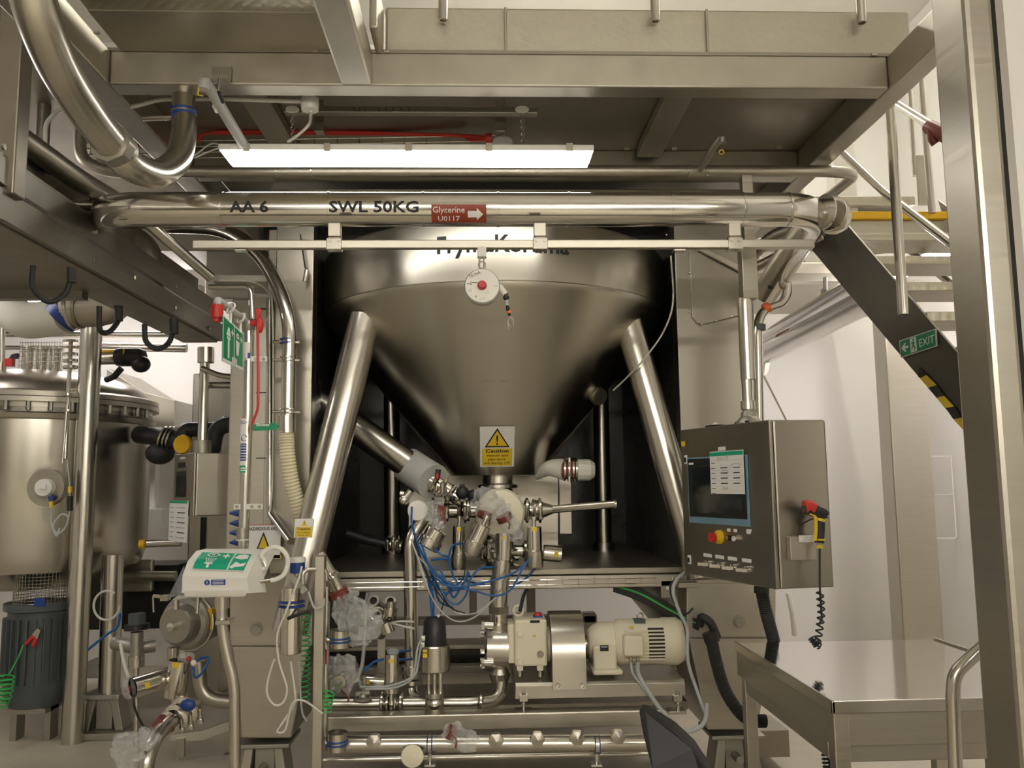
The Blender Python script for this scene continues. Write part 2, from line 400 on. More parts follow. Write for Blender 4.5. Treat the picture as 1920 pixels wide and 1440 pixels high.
# ================================================================== MEZZANINE
ZD = 3.195; ZB = 3.058; XI = 1.646; XJ = -1.43
t = T('mezzanine_platform', 'large overhead stainless steel platform of box beams and deck plate above the hopper', 'platform', (0, 3.2, ZB))
M().bb((XJ, 3.2, ZB), (XI, 3.30, ZD)).obj('front_beam', BH, t, bev=.008)
M().bb((XJ, 4.18, ZB), (XI, 4.28, ZD)).obj('rear_beam', BH, t, bev=.008)
M().bb((XI, 2.15, ZB), (1.745, 7.4, ZD)).obj('side_beam', BH, t, bev=.008)
M().bb((XJ-.12, 1.7, ZB), (XJ, 7.4, ZD)).obj('side_beam', BH, t, bev=.008)
M().bb((-.535, 1.7, ZB), (-.415, 3.2, ZD)).obj('joist', BH, t, bev=.01)
M().bb((-.405, 3.02, ZD-.0), (-.375, 3.3, ZD+.2)).obj('stiffener', BH, t, bev=.01)
for x in (-.95, .86):
    M().prism([(x-.06, 3.33, ZD-.005), (x+.06, 3.33, ZD-.005), (x+.06, 3.33, ZD-.06), (x-.06, 3.33, ZD-.06)], (.0, .8, .0)).obj('cross_member', BH, t, bev=.006)
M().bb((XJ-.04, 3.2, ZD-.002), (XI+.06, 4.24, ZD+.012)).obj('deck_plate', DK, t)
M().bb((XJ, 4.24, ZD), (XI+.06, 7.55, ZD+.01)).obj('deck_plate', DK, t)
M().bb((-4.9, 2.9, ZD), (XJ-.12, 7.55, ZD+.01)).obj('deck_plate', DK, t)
M().bb((-1.39, 2.92, ZD), (-.525, 3.2, ZD+.01)).bb((-1.39, 1.8, ZD+.004), (-.525, 2.92, ZD+.014), CK).obj('deck_plate', BH, t)
k = M().bb((-.37, 3.24, ZD+.02), (1.77, 3.26, ZD+.215))
k.obj('kick_plate', KP, t, bev=.012)
s_ = M()
for px in (948, 1325): 
    x = W(px, 50, 3.235).x; s_.bb((x-.005, 3.225, ZD+.02), (x+.005, 3.24, ZD+.21))
s_.obj('weld_seam', BH, t, bev=.003)
for px, py in ((831, 38), (1229, 40), (1616, 43)):
    p = W(px, py, 3.2); m_ = M(); m_.lathe([(.0, .012), (.013, .012), (.013, 0), (.0185, 0), (.0185, .5)], p, (0, 0, 1), seg=24); m_.obj('railing_stub', TB, t)
m_ = M()
for px, py, d in ((310, 91, 3.19), (590, 94, 3.19), (725, 96, 3.19), (180, 60, 3.0), (1640, 101, 3.19), (1175, 278, 4.1), (1265, 278, 4.1), (1460, 275, 4.1)): m_.wb(px-5, py-2, px+5, py+2, d, .01)
m_.obj('deck_clip', TB, t)
# guard rail above far edge of the deck, seen past the staircase
t = T('guard_rail', 'upper stainless guard rail behind the top of the staircase', 'railing', (1.9, 6.2, 3.1))
for x in (1.75, 2.1, 2.45): M().tube([(x, 6.2, 3.1), (x, 6.2, 4.2)], .021, seg=12).obj('rail_post', TB, t)
M().tube([(1.6, 6.2, 4.2), (2.9, 6.2, 4.2)], .021).obj('hand_rail', TB, t)
M().bb((1.66, 6.05, 3.0), (3.2, 7.5, 3.10)).obj('rear_landing', BH, t, bev=.01)

# ---- left walkway: long trunking beam running away on the left
X1 = -1.6; t = T('walkway_beam', 'long brown-grey steel walkway edge beam running away over the domed tank', 'beam', (X1, 2.5, 2.38))
M().bb((X1-.03, 1.0, 2.524), (X1, 5.3, 2.62)).obj('upper_plate', WS, t, bev=.003)
M().bb((X1-.03, 1.0, 2.403), (X1-.002, 5.3, 2.512)).obj('lower_plate', WS, t, bev=.003)
M().bb((X1-.24, 1.0, 2.395), (X1-.03, 5.3, 2.42)).obj('bottom_flange', DK, t, bev=.003)
M().bb((-4.5, .8, 2.40), (X1-.2, 3.92, 2.43)).bb((-4.5, 3.86, 2.36), (X1-.2, 3.92, 2.43)).obj('soffit_plate', WS, t)
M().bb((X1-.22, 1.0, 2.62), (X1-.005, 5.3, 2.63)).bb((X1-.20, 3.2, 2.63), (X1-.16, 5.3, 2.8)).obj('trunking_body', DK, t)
b_ = M()
for px, py in ((178, 435), (176, 487), (328, 537), (327, 577), (392, 578), (391, 616), (250, 520), (5, 275)):
    v_ = RC @ V(((px-960)/F, -(py-720)/F, -1)); p = CAMP+v_*(X1/v_.x); b_.cyl(p, p+V((.008, 0, 0)), .011, seg=10)
b_.obj('bolt', PO, t)
for i, (pts, lb) in enumerate([([(62, 498, 3.2), (62, 540, 3.2), (92, 566, 3.25), (124, 548, 3.3), (134, 508, 3.3)], 'nearest black cable loop hanging from the walkway beam'),
        ([(186, 575, 3.9), (187, 618, 3.9), (205, 622, 4.0), (222, 600, 4.1), (222, 580, 4.1)], 'small black cable loop beneath the walkway beside the steel duct elbow'),
        ([(271, 608, 4.1), (274, 640, 4.1), (296, 654, 4.1), (318, 640, 4.2), (326, 604, 4.2)], 'farthest black cable loop beneath the walkway above the white wall')]):
    q = T('cable_loop', lb, 'cable', W(*pts[0]), 'black cable loops under the walkway beam')
    M().wt(pts, 5, RB, spl=True).obj('cable', RB, q)
    M().wc(pts[-1][0], pts[-1][1]-6, pts[-1][0], pts[-1][1]+22, pts[-1][2], 8, RB).obj('gland', RB, q)

t = T('support_post', 'slim square steel post rising from the near end of the walkway beam', 'post', (-1.6, 2.88, 2.6))
M().bb((-1.66, 2.86, 2.5), (-1.58, 2.94, 4.2)).obj('post', DK, t, bev=.006)
t = T('support_post', 'narrow upright tube behind the hooked curved pipe', 'post', W(78, 300, 3.7))
a = W(75, 330, 3.7); M().tube([a, a+V((0, 0, 1.05))], .03).obj('post', DK, t)
# ---- front right post
t = T('support_post', 'large square stainless post standing very near beside the door gasket', 'post', (1.22, 2.05, 0))
M().bb((1.268, 2.05, 0), (1.345, 2.21, 4.6)).obj('post', BR, t, bev=.014)
wl = struct('wall_partition', M().bb((1.95, 2.25, 0), (2.0, .2, 4.2)), WA)
g = M(); g.bb((1.365, 2.14, 0), (1.385, 2.18, 4.3)); g.obj('trim_4', JK, kind='structure')
g = M(); g.bb((1.385, 2.15, 0), (1.403, 2.18, 4.3)); g.obj('trim_5', RB, kind='structure')
g = M(); g.bb((1.403, 2.13, 0), (1.425, 2.18, 4.3)); g.obj('trim_6', JK, kind='structure')
struct('door_1', M().bb((1.425, 2.15, 0), (1.95, 2.20, 4.3)), WA)
t = T('handrail_end', 'curved stainless handrail end beside the steel table and large near post', 'handrail', W(1795, 1440, 2.35))
M().wt([(1870, 1190, 2.4), (1830, 1224, 2.4), (1790, 1262, 2.4), (1786, 1300, 2.4), (1796, 1560, 2.4)], 12.5, TB, seg=20, fil=.12).obj('rail_tube', TB, t)

# ================================================================== STAIRCASE
XS = 2.05; t = T('steel_staircase', 'stainless staircase climbing away with dark stringer plate', 'staircase', (XS, 3.3, 1.8))
def st(y): return 3.07+(y-4.8)*.8
def stp(y, o): return V((XS, y, st(y)+o))
m_ = M(); m_.prism([V((XS, 1.9, .58)), V((XS, 1.9, .385)), V((XS, 5.054, 2.908)), V((XS, 5.1, 3.1)), V((XS, 4.74, 3.083))], (.012, 0, 0)); m_.obj('stringer', ST, t, bev=.002)
m_ = M(); m_.prism([stp(2.2, .01)+V((.75, 0, 0)), stp(2.2, -.29)+V((.75, 0, 0)), stp(4.78, -.29)+V((.75, 0, 0)), stp(4.95, .01)+V((.75, 0, 0))], (.012, 0, 0)); m_.obj('stringer', BR, t, bev=.002)
for k in range(1, 10):
    z = 3.07-.2*k; y = 4.8-.25*k
    M().bb((XS+.013, y, z-.045), (XS+.749, y+.27, z), CK).obj('tread', CK, t, bev=.004)
M().bb((XS-.22, 4.8, 3.03), (XS+.72, 4.85, 3.075)).obj('yellow_nosing', YP, t, label='yellow nosing of the top step', bev=.004)
M().bb((XS-.25, 4.83, 2.94), (XS+.75, 5.2, 3.03), BH).bb((XS-.25, 5.15, 3.23), (XS+.72, 5.6, 3.29), CK).bb((XS-.25, 5.3, 3.12), (XS+.72, 5.5, 3.22), DK).obj('top_landing', BH, t, bev=.004)
m_ = M()
for k in (1, 2): # ribs under the treads
    m_.tube([W(1590, 470+k*3, 5.2), W(1700, 466, 5.0), W(1780, 530, 4.7)], .02, seg=8)
m_.obj('under_brace', DK, t)
M().wt([(1668, 195, 3.8), (1694, 590, 3.78)], 10, TB, seg=16).obj('rail_post', TB, t)
M().wt([(1727, 150, 4.75), (1748, 400, 4.75)], 7, TB).obj('rail_post', TB, t)
M().wt([(1706, 170, 5.2), (1716, 330, 5.2)], 6, TB).obj('rail_post', TB, t)
M().wt([(1672, 190, 4.2), (1750, 238, 3.85), (1850, 300, 3.5)], 9, TB).obj('hand_rail', TB, t)
M().wt([(1560, 268, 4.5), (1660, 362, 4.2), (1800, 470, 3.75)], 8, TB).obj('middle_rail', TB, t)
m_ = M(); p = W(1716, 290, 4.9); q = W(1752, 385, 4.9); m_.bb((p.x, 4.9, q.z), (q.x, 4.91, p.z)); m_.obj('end_plate', BH, t, bev=.008)
M().bb((2.28, 5.2, 3.0), (2.42, 5.32, 4.5)).obj('rear_column', WP, t)
m_ = M()
m_.tube(PW([(1742, 238, 3.84), (1758, 246, 3.78), (1778, 258, 3.74)]), .034, RU, 14); m_.tube(PW([(1746, 244, 3.8), (1748, 262, 3.8), (1754, 270, 3.8)]), .02, RU, 10); m_.obj('red_rag', RU, cat='cloth', label='red rubber grip wrapped on the stair handrail by the large near post')
# exit sign on stringer (plane x = XS - eps, facing -x)
def strfn(px, py, off=.004):
    a = math.atan2(.0, 1)
    def place(px, py):
        v = RC @ V(((px-960)/F, -(py-720)/F, -1)); k = (XS-off)/v.x; return CAMP+v*k
    return place
def str_sign(P4, wd, ht):
    pl = strfn(0, 0); A, B, C, D = [pl(*p) for p in P4]   # BL BR TR TL
    def fn(a, b, k=0):
        s1 = a/wd; s2 = b/ht; p = (A*(1-s1)+B*s1)*(1-s2)+(D*(1-s1)+C*s1)*s2
        return p+V((-.003-k, 0, 0))
    return fn
fn = str_sign([(1690, 671), (1758, 649), (1756, 616), (1687, 639)], 70, 33)
m_ = M(); m_.rect(fn, 0, 0, 70, 33, WH); m_.rect(lift(fn, .001), 1.5, 1.5, 68.5, 31.5, GN)
f2 = lift(fn, .002); m_.text(f2, 'EXIT', 53, 8.5, 15, WH, width=28); m_.rect(f2, 22, 3, 34, 30, WH)
m_.poly(f2, [(4, 16.5), (11, 25), (14, 25), (10.5, 18.5), (18, 18.5), (18, 14.5), (10.5, 14.5), (14, 8), (11, 8)], WH)
f3 = lift(fn, .003); m_.disc(f3, 29, 26, 2, GN); m_.poly(f3, [(27, 23), (31, 22), (30, 15), (32, 10), (31, 5), (29, 5), (29.5, 10), (27.5, 13), (25, 8), (23, 8), (26, 15), (27, 20), (24, 18), (23.5, 20)], GN)
a_ = fn(0, 0); m_.add([fn(0, 0, -.004), fn(70, 0, -.004), fn(70, 33, -.004), fn(0, 33, -.004)], [(3, 2, 1, 0)], WH)
m_.obj('exit_sign', WH, cat='sign', label='green and white EXIT sign with arrow on the dark stair stringer')
pl = strfn(0, 0); m_ = M()
LOW = [(1726, 690), (1724, 712), (1741, 705), (1728, 713)]
cs = [((1724, 688), (1722, 706)), ((1738, 703), (1726, 709)), ((1757, 722), (1741, 727)), ((1771, 742), (1757, 746)), ((1790, 762), (1774, 765)), ((1804, 783), (1788, 786)), ((1832, 808), (1812, 812))]
for i in range(len(cs)-1):
    (a, b), (c, d) = cs[i], cs[i+1]; m_.add([pl(*a), pl(*b), pl(*d), pl(*c)], [(0, 1, 2, 3)], BKI if i % 2 == 0 else YL)
for k in range(len(m_.v)): m_.v[k] += V((-.002, 0, 0))
m_.obj('hazard_tape', YL, cat='tape', label='black and yellow striped tape on the lower edge of the stair stringer')
# column at back right
t = T('support_post', 'square steel column at the back behind the dark stair stringer', 'post', W(1700, 1200, 6.2))
a = W(1664, 700, 6.2); b = W(1722, 700, 6.2); M().bb((a.x, 6.2, 0), (b.x+.06, 6.4, 3.0)).obj('post', BR, t, bev=.012)
# document holder on the wall, right
m_ = M(); f_ = facing(1770, 932, 6.9, 1)
for (x0, y0, x1, y1) in ((-22, -78, -20, 78), (18, -78, 20, 78), (-22, 76, 20, 78), (-22, -78, 20, -76), (-22, 4, 20, 5)): m_.prism([f_(x0, y0), f_(x1, y0), f_(x1, y1), f_(x0, y1)], (0, .02, 0))
m_.obj('document_holder', WP, cat='holder', label='clear plastic wall document holder between the rear column and the large near post')
# ================================================================== OVERHEAD PIPES
def ring(m_, a, b, t_, r, wd, mt=None, seg=32):
    a = V(a); b = V(b); ax = (b-a).normalized(); c = a.lerp(b, t_); m_.cyl(c-ax*wd/2, c+ax*wd/2, r, mt=mt, seg=seg)
# big insulated pipe
DP = 3.3; A = W(205, 393, DP); B = W(1500, 393, DP); B.z = A.z = (A.z+B.z)/2; RP = 33*S(DP)
t = T('insulated_pipe', 'thick bright metal-jacketed glycerine pipe crossing in front of the hopper top', 'pipe', A)
m_ = M(); C0 = W(1545, 393, DP+.02); C0.z = B.z
m_.tube([A+V((-.25, .55, .12)), A, B+V((.08, 0, 0)), B+V((.18, .55, .0)), B+V((.18, .95, -.12))], RP, seg=96, fil=.16); m_.obj('jacket', JK, t)
m_ = M()
for px in (420, 618, 794, 934, 1066, 1256, 1390, 1476): p = W(px, 393, DP); p.z = A.z; m_.cyl(p-V((.004, 0, 0)), p+V((.004, 0, 0)), RP+.0022, seg=96)
for k in range(4):
    an = .3+k*.35; c = B+V((.08, 0, 0))+V((.10*math.sin(an), .02+.10*(1-math.cos(an)), 0)); ax = V((math.cos(an), math.sin(an), 0)); m_.cyl(c-ax*.003, c+ax*.003, RP+.004, seg=32)
m_.obj('jacket_band', PO, t)
def pipefn(px0, py0):
    P0 = W(px0, 393, DP); vz = (W(px0, py0, DP-RP).z-A.z)
    def fn(a, b, k=0):
        an = (b*S(DP)+vz)/RP; r = RP+.0025+k
        return V((P0.x+a*S(DP), DP-math.cos(an)*r, A.z+math.sin(an)*r))
    return fn
m_ = M(); fn = pipefn(475, 396); m_.text(fn, 'AA 6', 0, -1, 21, BKI, width=72, bold=True, cuts=12)
fn = pipefn(705, 396); m_.text(fn, 'SWL 50KG', 0, -1, 21, BKI, width=168, bold=True, cuts=12); m_.obj('black_lettering', BKI, t, label='black AA 6 and SWL 50KG lettering')
m_ = M(); fn = pipefn(861, 418); m_.rect(fn, -52, 0, 52, 36, BRN, 4, 8); f2 = lift(fn, .001)
m_.text(f2, 'Glycerine', -19, 21, 11, WH, width=60, cuts=8); m_.text(f2, 'U0117', -19, 5, 10, WH, width=41, cuts=8)
m_.trap(f2, 17, 34, 12, 17, 34, 24, WH); m_.trap(f2, 34, 34.5, 7, 34, 46, 18, WH); m_.trap(f2, 34, 46, 18, 34, 34.5, 29, WH)
m_.obj('pipe_label', BRN, t, label='brown Glycerine U0117 label with white arrow')
# smaller overhead pipes
def pipe(name, label, pts, rpx, m1=TB, d=None, cat='pipe', fil=.08, spl=False, bands=(), seg=18, group=None, bandm=BL):
    t = T(name, label, cat, W(*pts[0]), group)
    m_ = M(); m_.wt(pts, rpx, m1, seg=seg, fil=0 if spl else fil, spl=spl, d=d); m_.obj('pipe_run', m1, t)
    if bands:
        m_ = M(); dd = d or sum(p[2] for p in pts)/len(pts)
        for (a, b, wd) in bands: a = W(*a); b = W(*b); ax = (b-a).normalized(); m_.cyl(a-ax*wd/2, a+ax*wd/2, (rpx+1.6)*S(dd), mt=bandm, seg=20)
        m_.obj('pipe_clip', bandm, t)
    return t
t = pipe('overhead_pipe', 'matt steel pipe behind the lit luminaire ending in an elbow by the staircase', [(1548, 372, 4.5), (1605, 326, 4.05), (1560, 321, 3.98), (200, 322, 3.98), (150, 300, 3.98), (150, 215, 3.98)], 11.5, BH, d=3.98, fil=.09)
m_ = M()
for px in (1325, 1290, 520, 585, 240): p = W(px, 321, 3.98); m_.cyl(p-V((.003, 0, 0)), p+V((.003, 0, 0)), 12.3*S(3.98))
m_.obj('weld_ring', TB, t)
M().wt([(1313, 318, 3.96), (1340, 272, 3.6), (1354, 256, 3.55)], 7, BH).wt([(1354, 258, 3.55), (1355, 268, 3.55)], 7, BH).obj('vent_branch', BH, t)
m_ = M(); m_.torus(W(1353, 285, 3.55), (.3, 1, 0), .010, .0025, YL); m_.obj('shackle', YL, t)
t = pipe('drop_pipe', 'grey-white conduit slanting down to the luminaire from the front beam', [(382, 168, 3.15), (384, 150, 3.15), (456, 270, 3.52)], 10.5, GP, d=3.3, fil=.03)
M().wc(409, 196, 414, 205, 3.3, 12.5, WP).obj('joint_sleeve', WP, t)
M().wt([(373, 160, 3.14), (371, 178, 3.14), (380, 180, 3.14)], 1.6, YL).obj('wire_ring', PO, t)
t = T('pipe_hanger', 'small magnetic hanger plate under the front beam', 'bracket', W(413, 150, 3.18))
M().wb(397, 125, 434, 152, 3.19, .012, DK).wb(397, 140, 428, 148, 3.15, .03).wt([(412, 146, 3.15), (410, 172, 3.15)], 3, TB).wt([(410, 172, 3.15), (418, 192, 3.2)], 3.5, PB).obj('hanger_plate', TB, t)
# J pipe top-left
t = T('curved_pipe', 'large curved stainless pipe sweeping down to a union nut and hooking back up', 'pipe', W(220, 285, 2.75))
m_ = M(); m_.tube(PW([(32, -170, 2.2), (60, -10, 2.25), (105, 115, 2.4), (162, 208, 2.6), (212, 272, 2.75)]), 36*S(2.5), seg=28, spl=True, rf=lambda u: (41-5*u)*S(2.45)); m_.obj('upper_bend', TB, t)
m_ = M(); m_.tube(PW([(215, 276, 2.77), (248, 312, 2.85), (295, 326, 3.0), (332, 300, 3.15), (345, 250, 3.25), (345, 190, 3.3), (345, 160, 3.3)]), 33*S(2.9), seg=28, spl=True, rf=lambda u: (31-6*min(1, u*1.3))*S(2.9)); m_.obj('lower_bend', TB, t)
a = W(196, 258, 2.70); b = W(232, 292, 2.82); M().cyl(a.lerp(b, .25), a.lerp(b, .62), 40*S(2.75), seg=8, smooth=False).cyl(a.lerp(b, .62), a.lerp(b, .85), 36*S(2.75)).obj('union_nut', CA, t, bev=.006)
t = T('pipe_clamp', 'blue-lined pipe clamp with arm round the top of the hooked pipe', 'clamp', W(345, 215, 3.28))
M().wc(345, 206, 345, 226, 3.28, 23, BL).obj('clamp_lining', BL, t)
M().wt([(268, 222, 3.3), (325, 220, 3.28)], 5, TB).wc(345, 211, 345, 214, 3.28, 24.5, PO).wc(330, 204, 322, 200, 3.26, 4, BL).obj('clamp_arm', TB, t)
# dark round pipe going left-back (between walkway and insulated pipe)
t = pipe('sloping_pipe', 'dark pipe with blue clamp rising away above the walkway beam', [(215, 378, 3.75), (150, 340, 3.5), (0, 232, 3.1)], 21, DK, d=3.5, bands=[((98, 304, 3.4), (60, 275, 3.3), .035)])
t = pipe('handrail_pipe', 'bent tube running from beneath the insulated pipe down toward the frame column', [(130, 384, 3.6), (225, 386, 3.6), (270, 412, 3.7), (395, 520, 4.0)], 10.5, TB, fil=.1)
t = pipe('sloping_pipe', 'jacketed branch stub under the walkway end of the insulated pipe', [(160, 410, 3.9), (215, 412, 3.9), (420, 412, 3.9)], 17, JK)
t = pipe('sloping_pipe', 'fat duct under the walkway end of the insulated pipe, mostly hidden', [(225, 440, 4.4), (275, 470, 4.4), (275, 560, 4.4)], 30, DK, fil=.15)
# thin conduit along beam
t = pipe('conduit_cable', 'beige cable running along the underside of the front beam to a junction box', [(85, 330, 3.55), (85, 232, 3.5), (110, 205, 3.45), (250, 200, 3.42), (300, 186, 3.4), (400, 185, 3.38), (565, 190, 3.38)], 4.2, CW, fil=.03)
# suspension strut + luminaire
t = T('ceiling_light', 'long lit white strip luminaire hung on chains in front of the hopper', 'light', W(765, 300, 3.75))
LZ = .15; a = W(413, 277, 3.55); b = W(1112, 276, 3.55); zt = W(760, 268, 3.52).z; zm = W(760, 281, 3.52).z; z0 = W(760, 312, 3.63).z
m_ = M(); m_.prism([(a.x, y+LZ, z) for y, z in ((3.37, zm), (3.37, zt-.005), (3.39, zt), (3.51, zt), (3.53, zt-.005), (3.53, zm))], (b.x-a.x, 0, 0)); m_.obj('housing', WP, t, bev=.004)
m_ = M(); q = .025; N = 14; prof = [(3.375, zm), (3.38, z0+.018), (3.41, z0), (3.49, z0), (3.52, z0+.018), (3.525, zm)]
vs = [V((a.x+.004, y+LZ, z)) for y, z in prof]+[V((b.x-.004, y+LZ, z)) for y, z in prof]
for i in (1, 2, 3, 4): vs[i].x += q; vs[6+i].x -= q*.5
m_.add(vs, [tuple(range(6)), tuple(range(6, 12))[::-1]]+[(i, 6+i, 6+i+1, i+1) for i in range(5)]); m_.obj('diffuser', LM, t)
for px in (462, 613, 766, 917, 1068): M().wb(px-6, 268, px+6, 283, 3.508, .012, TB).obj('clip', TB, t)
t = T('suspension_strut', 'slotted steel channel above the luminaire with two chain hooks', 'bracket', W(750, 205, 3.53))
M().wb(532, 199, 1008, 211, 3.53, .04, BR).obj('channel', BR, t, bev=.003)
m_ = M()
for px in (662, 672, 682, 708, 722, 736, 750, 765): m_.wb(px, 201, px+4, 209, 3.527, .005, DK)
m_.obj('slot', DK, t)
for px in (548, 979):
    m_ = M(); c = W(px, 205, 3.505); m_.lathe([(0, -.006), (.028, -.006), (.030, .004), (0, .004)], c, (0, 1, 0), seg=20)
    for i in range(len(m_.v)): m_.v[i].z = c.z+(m_.v[i].z-c.z)*.5
    m_.obj('hook_plate', WP, t)
    m_ = M(); P = W(px, 212, 3.51); Q = W(px+2, 268, 3.55); n = 9
    for i in range(n): c = P.lerp(Q, (i+.5)/n); m_.torus(c, (1, 0, 0) if i % 2 else (.3, 1, 0), .0085, .0022, DK, seg=10, k=5)
    m_.obj('chain', DK, t)
for px in (598, 938):
    m_ = M(); m_.wb(px-9, 186, px+9, 203, 3.54, .05, BR); m_.wb(px-9, 228, px+9, 246, 3.78, .05, BR); m_.wb(px-9, 210, px+9, 232, 3.8, .01, DK); m_.obj('hanger_bracket', BR, t, bev=.003)
t = T('junction_box', 'round beige junction box at the end of the slotted strut', 'box', W(581, 196, 3.38))
a = W(581, 207, 3.38); M().lathe([(0, 0), (.034, 0), (.036, .01), (.036, .05), (.03, .056), (0, .056)], a, (0, 0, 1), CW, 24).obj('box_body', CW, t)
M().wt([(583, 208, 3.38), (580, 232, 3.5), (558, 254, 3.5), (540, 266, 3.53)], 3, CW, spl=True).obj('cable', CW, t)
# red cable on wire tray
t = T('wire_tray', 'galvanised wire cable tray under the deck carrying a red cable', 'cable tray', W(700, 270, 3.8))
m_ = M()
for k in range(4): m_.wt([(150, 268+k*11, 4.0), (940, 254+k*10, 4.0)], 1, PO, seg=5)
for px in range(170, 940, 42): m_.wt([(px, 252+(940-px)*.018, 4.0), (px, 292, 4.0)], 1, PO, seg=5)
m_.obj('wire_mesh', PO, t)
t = T('red_cable', 'bright red fire cable running above the luminaire to a round sounder', 'cable', W(640, 250, 3.7))
M().wt([(228, 262, 3.95), (252, 272, 3.95), (330, 262, 3.95), (370, 264, 3.95), (404, 248, 3.95), (640, 248, 3.95), (860, 254, 3.93), (912, 258, 3.85)], 3.6, RD, seg=8, spl=True).wt([(404, 250, 3.97), (640, 251, 3.97), (850, 254, 3.95), (880, 262, 3.93), (912, 262, 3.85)], 3, RD, seg=8, spl=True).obj('cable_run', RD, t)
M().wc(910, 259, 922, 259, 3.85, 9, RD).obj('gland', RD, t)
M().lathe([(0, .03), (.035, .026), (.05, .01), (.05, -.02), (0, -.02)], W(942, 268, 3.86), (0, 0, 1), CW, 28).obj('detector', CW, cat='detector', label='round white detector head at the end of the red cable')
M().wt([(365, 292, 3.8), (395, 270, 3.78), (415, 272, 3.54)], 1.6, CW, spl=True).wt([(365, 296, 3.8), (392, 284, 3.75), (415, 276, 3.54)], 1.6, CW, spl=True).obj('thin_cable', CW, cat='cable', label='pair of thin pale wires entering the end of the luminaire by the curved pipe')

# rail with balancer
DR = 3.12; t = T('lifting_rail', 'straight stainless lifting rail hung below the insulated pipe', 'rail', W(940, 458, DR))
a = W(360, 457, DR); b = W(1528, 457, DR); h = 8.5*S(DR); zz = (a.z+b.z)/2
M().prism([(a.x, DR, zz-h), (a.x, DR, zz+h), (a.x, DR+.03, zz+h), (a.x, DR+.03, zz+.004), (a.x, DR+.018, zz+.004), (a.x, DR+.018, zz-.004), (a.x, DR+.03, zz-.004), (a.x, DR+.03, zz-h)], (b.x-a.x, 0, 0)).obj('rail_bar', BR, t, bev=.004)
for px in (626, 1013, 1379):
    q = M(); x = W(px, 457, DR).x
    q.bb((x-.028, DR-.006, zz-.022), (x+.028, DR+.036, zz+.022)); q.bb((x-.022, DR+.0, zz+.022), (x+.022, DR+.05, zz+.028)).bb((x-.023, DR+.0, zz+.03), (x+.023, DR+.04, zz+.082), BR)
    for sx in (-.015, .015): q.cyl((x+sx, DR-.012, zz+.012), (x+sx, DR, zz+.012), .006, seg=8)
    q.obj('rail_bracket', PO, t, bev=.003)
for px in (450, 1275): M().wb(px-11, 466, px+11, 470, DR, .03).obj('end_stop', PO, t, bev=.002)
t = T('tool_balancer', 'round white spring balancer with red centre knob hanging from the lifting rail', 'balancer', W(904, 537, DR))
c = W(904, 536, DR-.02); r = 34*S(DR)
m_ = M(); m_.wb(895, 462, 912, 481, DR-.01, .035, WP); m_.obj('hanger', WP, t, bev=.003)
m_ = M()
for sx in (900, 908): m_.wt([(sx, 478, DR), (sx-1, 490, DR), (sx-1, 503, DR)], 1.5, PO, seg=8)
m_.torus(W(904, 497, DR), (0, 1, 0), .013, .0028, PO); m_.obj('shackle', PO, t)
M().lathe([(0, .06), (r*.8, .06), (r, .045), (r*1.03, .02), (r, .004), (r*.95, 0), (0, 0)], c, (0, 1, 0), GP, 40).obj('drum_housing', WP, t)
m_ = M(); fc = lambda a, b, k=0: c+V((a*S(DR), -.003-k, b*S(DR))); m_.disc(fc, 0, 0, 32, WP, 40); f2 = lift(fc, .001)
rot = lambda ang, x0, y0: (lambda a, b: f2(x0+a*math.cos(ang)-b*math.sin(ang), y0+a*math.sin(ang)+b*math.cos(ang)))
m_.text(rot(.42, -13, 19), 'TECNA', 0, 0, 6, BKI, width=24); m_.rect(rot(-.08, -6, 5), -17, 0, 2, 1, BKI); m_.rect(rot(-.2, -25, 3), -4, 0, 6, 1.2, BKI)
m_.disc(f2, -23, -9, 2.8, GP, 14); m_.disc(lift(fc, .0015), -23, -9, 1.8, WP, 12)
m_.text(rot(-.1, 25, -2), 'x 88', 0, 0, 4, GW); m_.text(rot(.3, 9, -15), 'x ka', 0, 0, 3.5, GW); m_.text(rot(.3, 0, -27), '25 40', 0, 0, 3.5, GW); m_.disc(f2, -12, -21, 2.4, GW, 10)
m_.obj('dial_face', WP, t, label='white dial face with TECNA lettering')
M().lathe([(0, -.028), (.012, -.028), (.016, -.02), (.017, -.004), (0, -.004)], c, (0, 1, 0), RD, 20).obj('centre_knob', RD, t, label='red centre knob')
M().wc(936, 536, 948, 552, DR, 6, WP).obj('outlet_nozzle', WP, t)
M().wc(946, 552, 951, 554, DR, 6, PB).sph(W(949, 558, DR), 6*S(DR), PB).wc(950, 562, 951, 573, DR, 3.4, GP).sph(W(952, 578, DR), 5*S(DR), PB, (.8, .8, 1.2)).wc(954, 583, 955, 587, DR, 4, OR).sph(W(955, 590, DR), 3*S(DR), PB).obj('cord_stop', PB, t)
M().wt([(955, 593, DR), (963, 600, DR), (962, 612, DR), (958, 620, DR), (953, 617, DR), (952, 604, DR), (955, 593, DR)], 1.3, PO, seg=6).wt([(952, 604, DR), (955, 613, DR)], 2, PO, seg=6).obj('carabiner', PO, t)

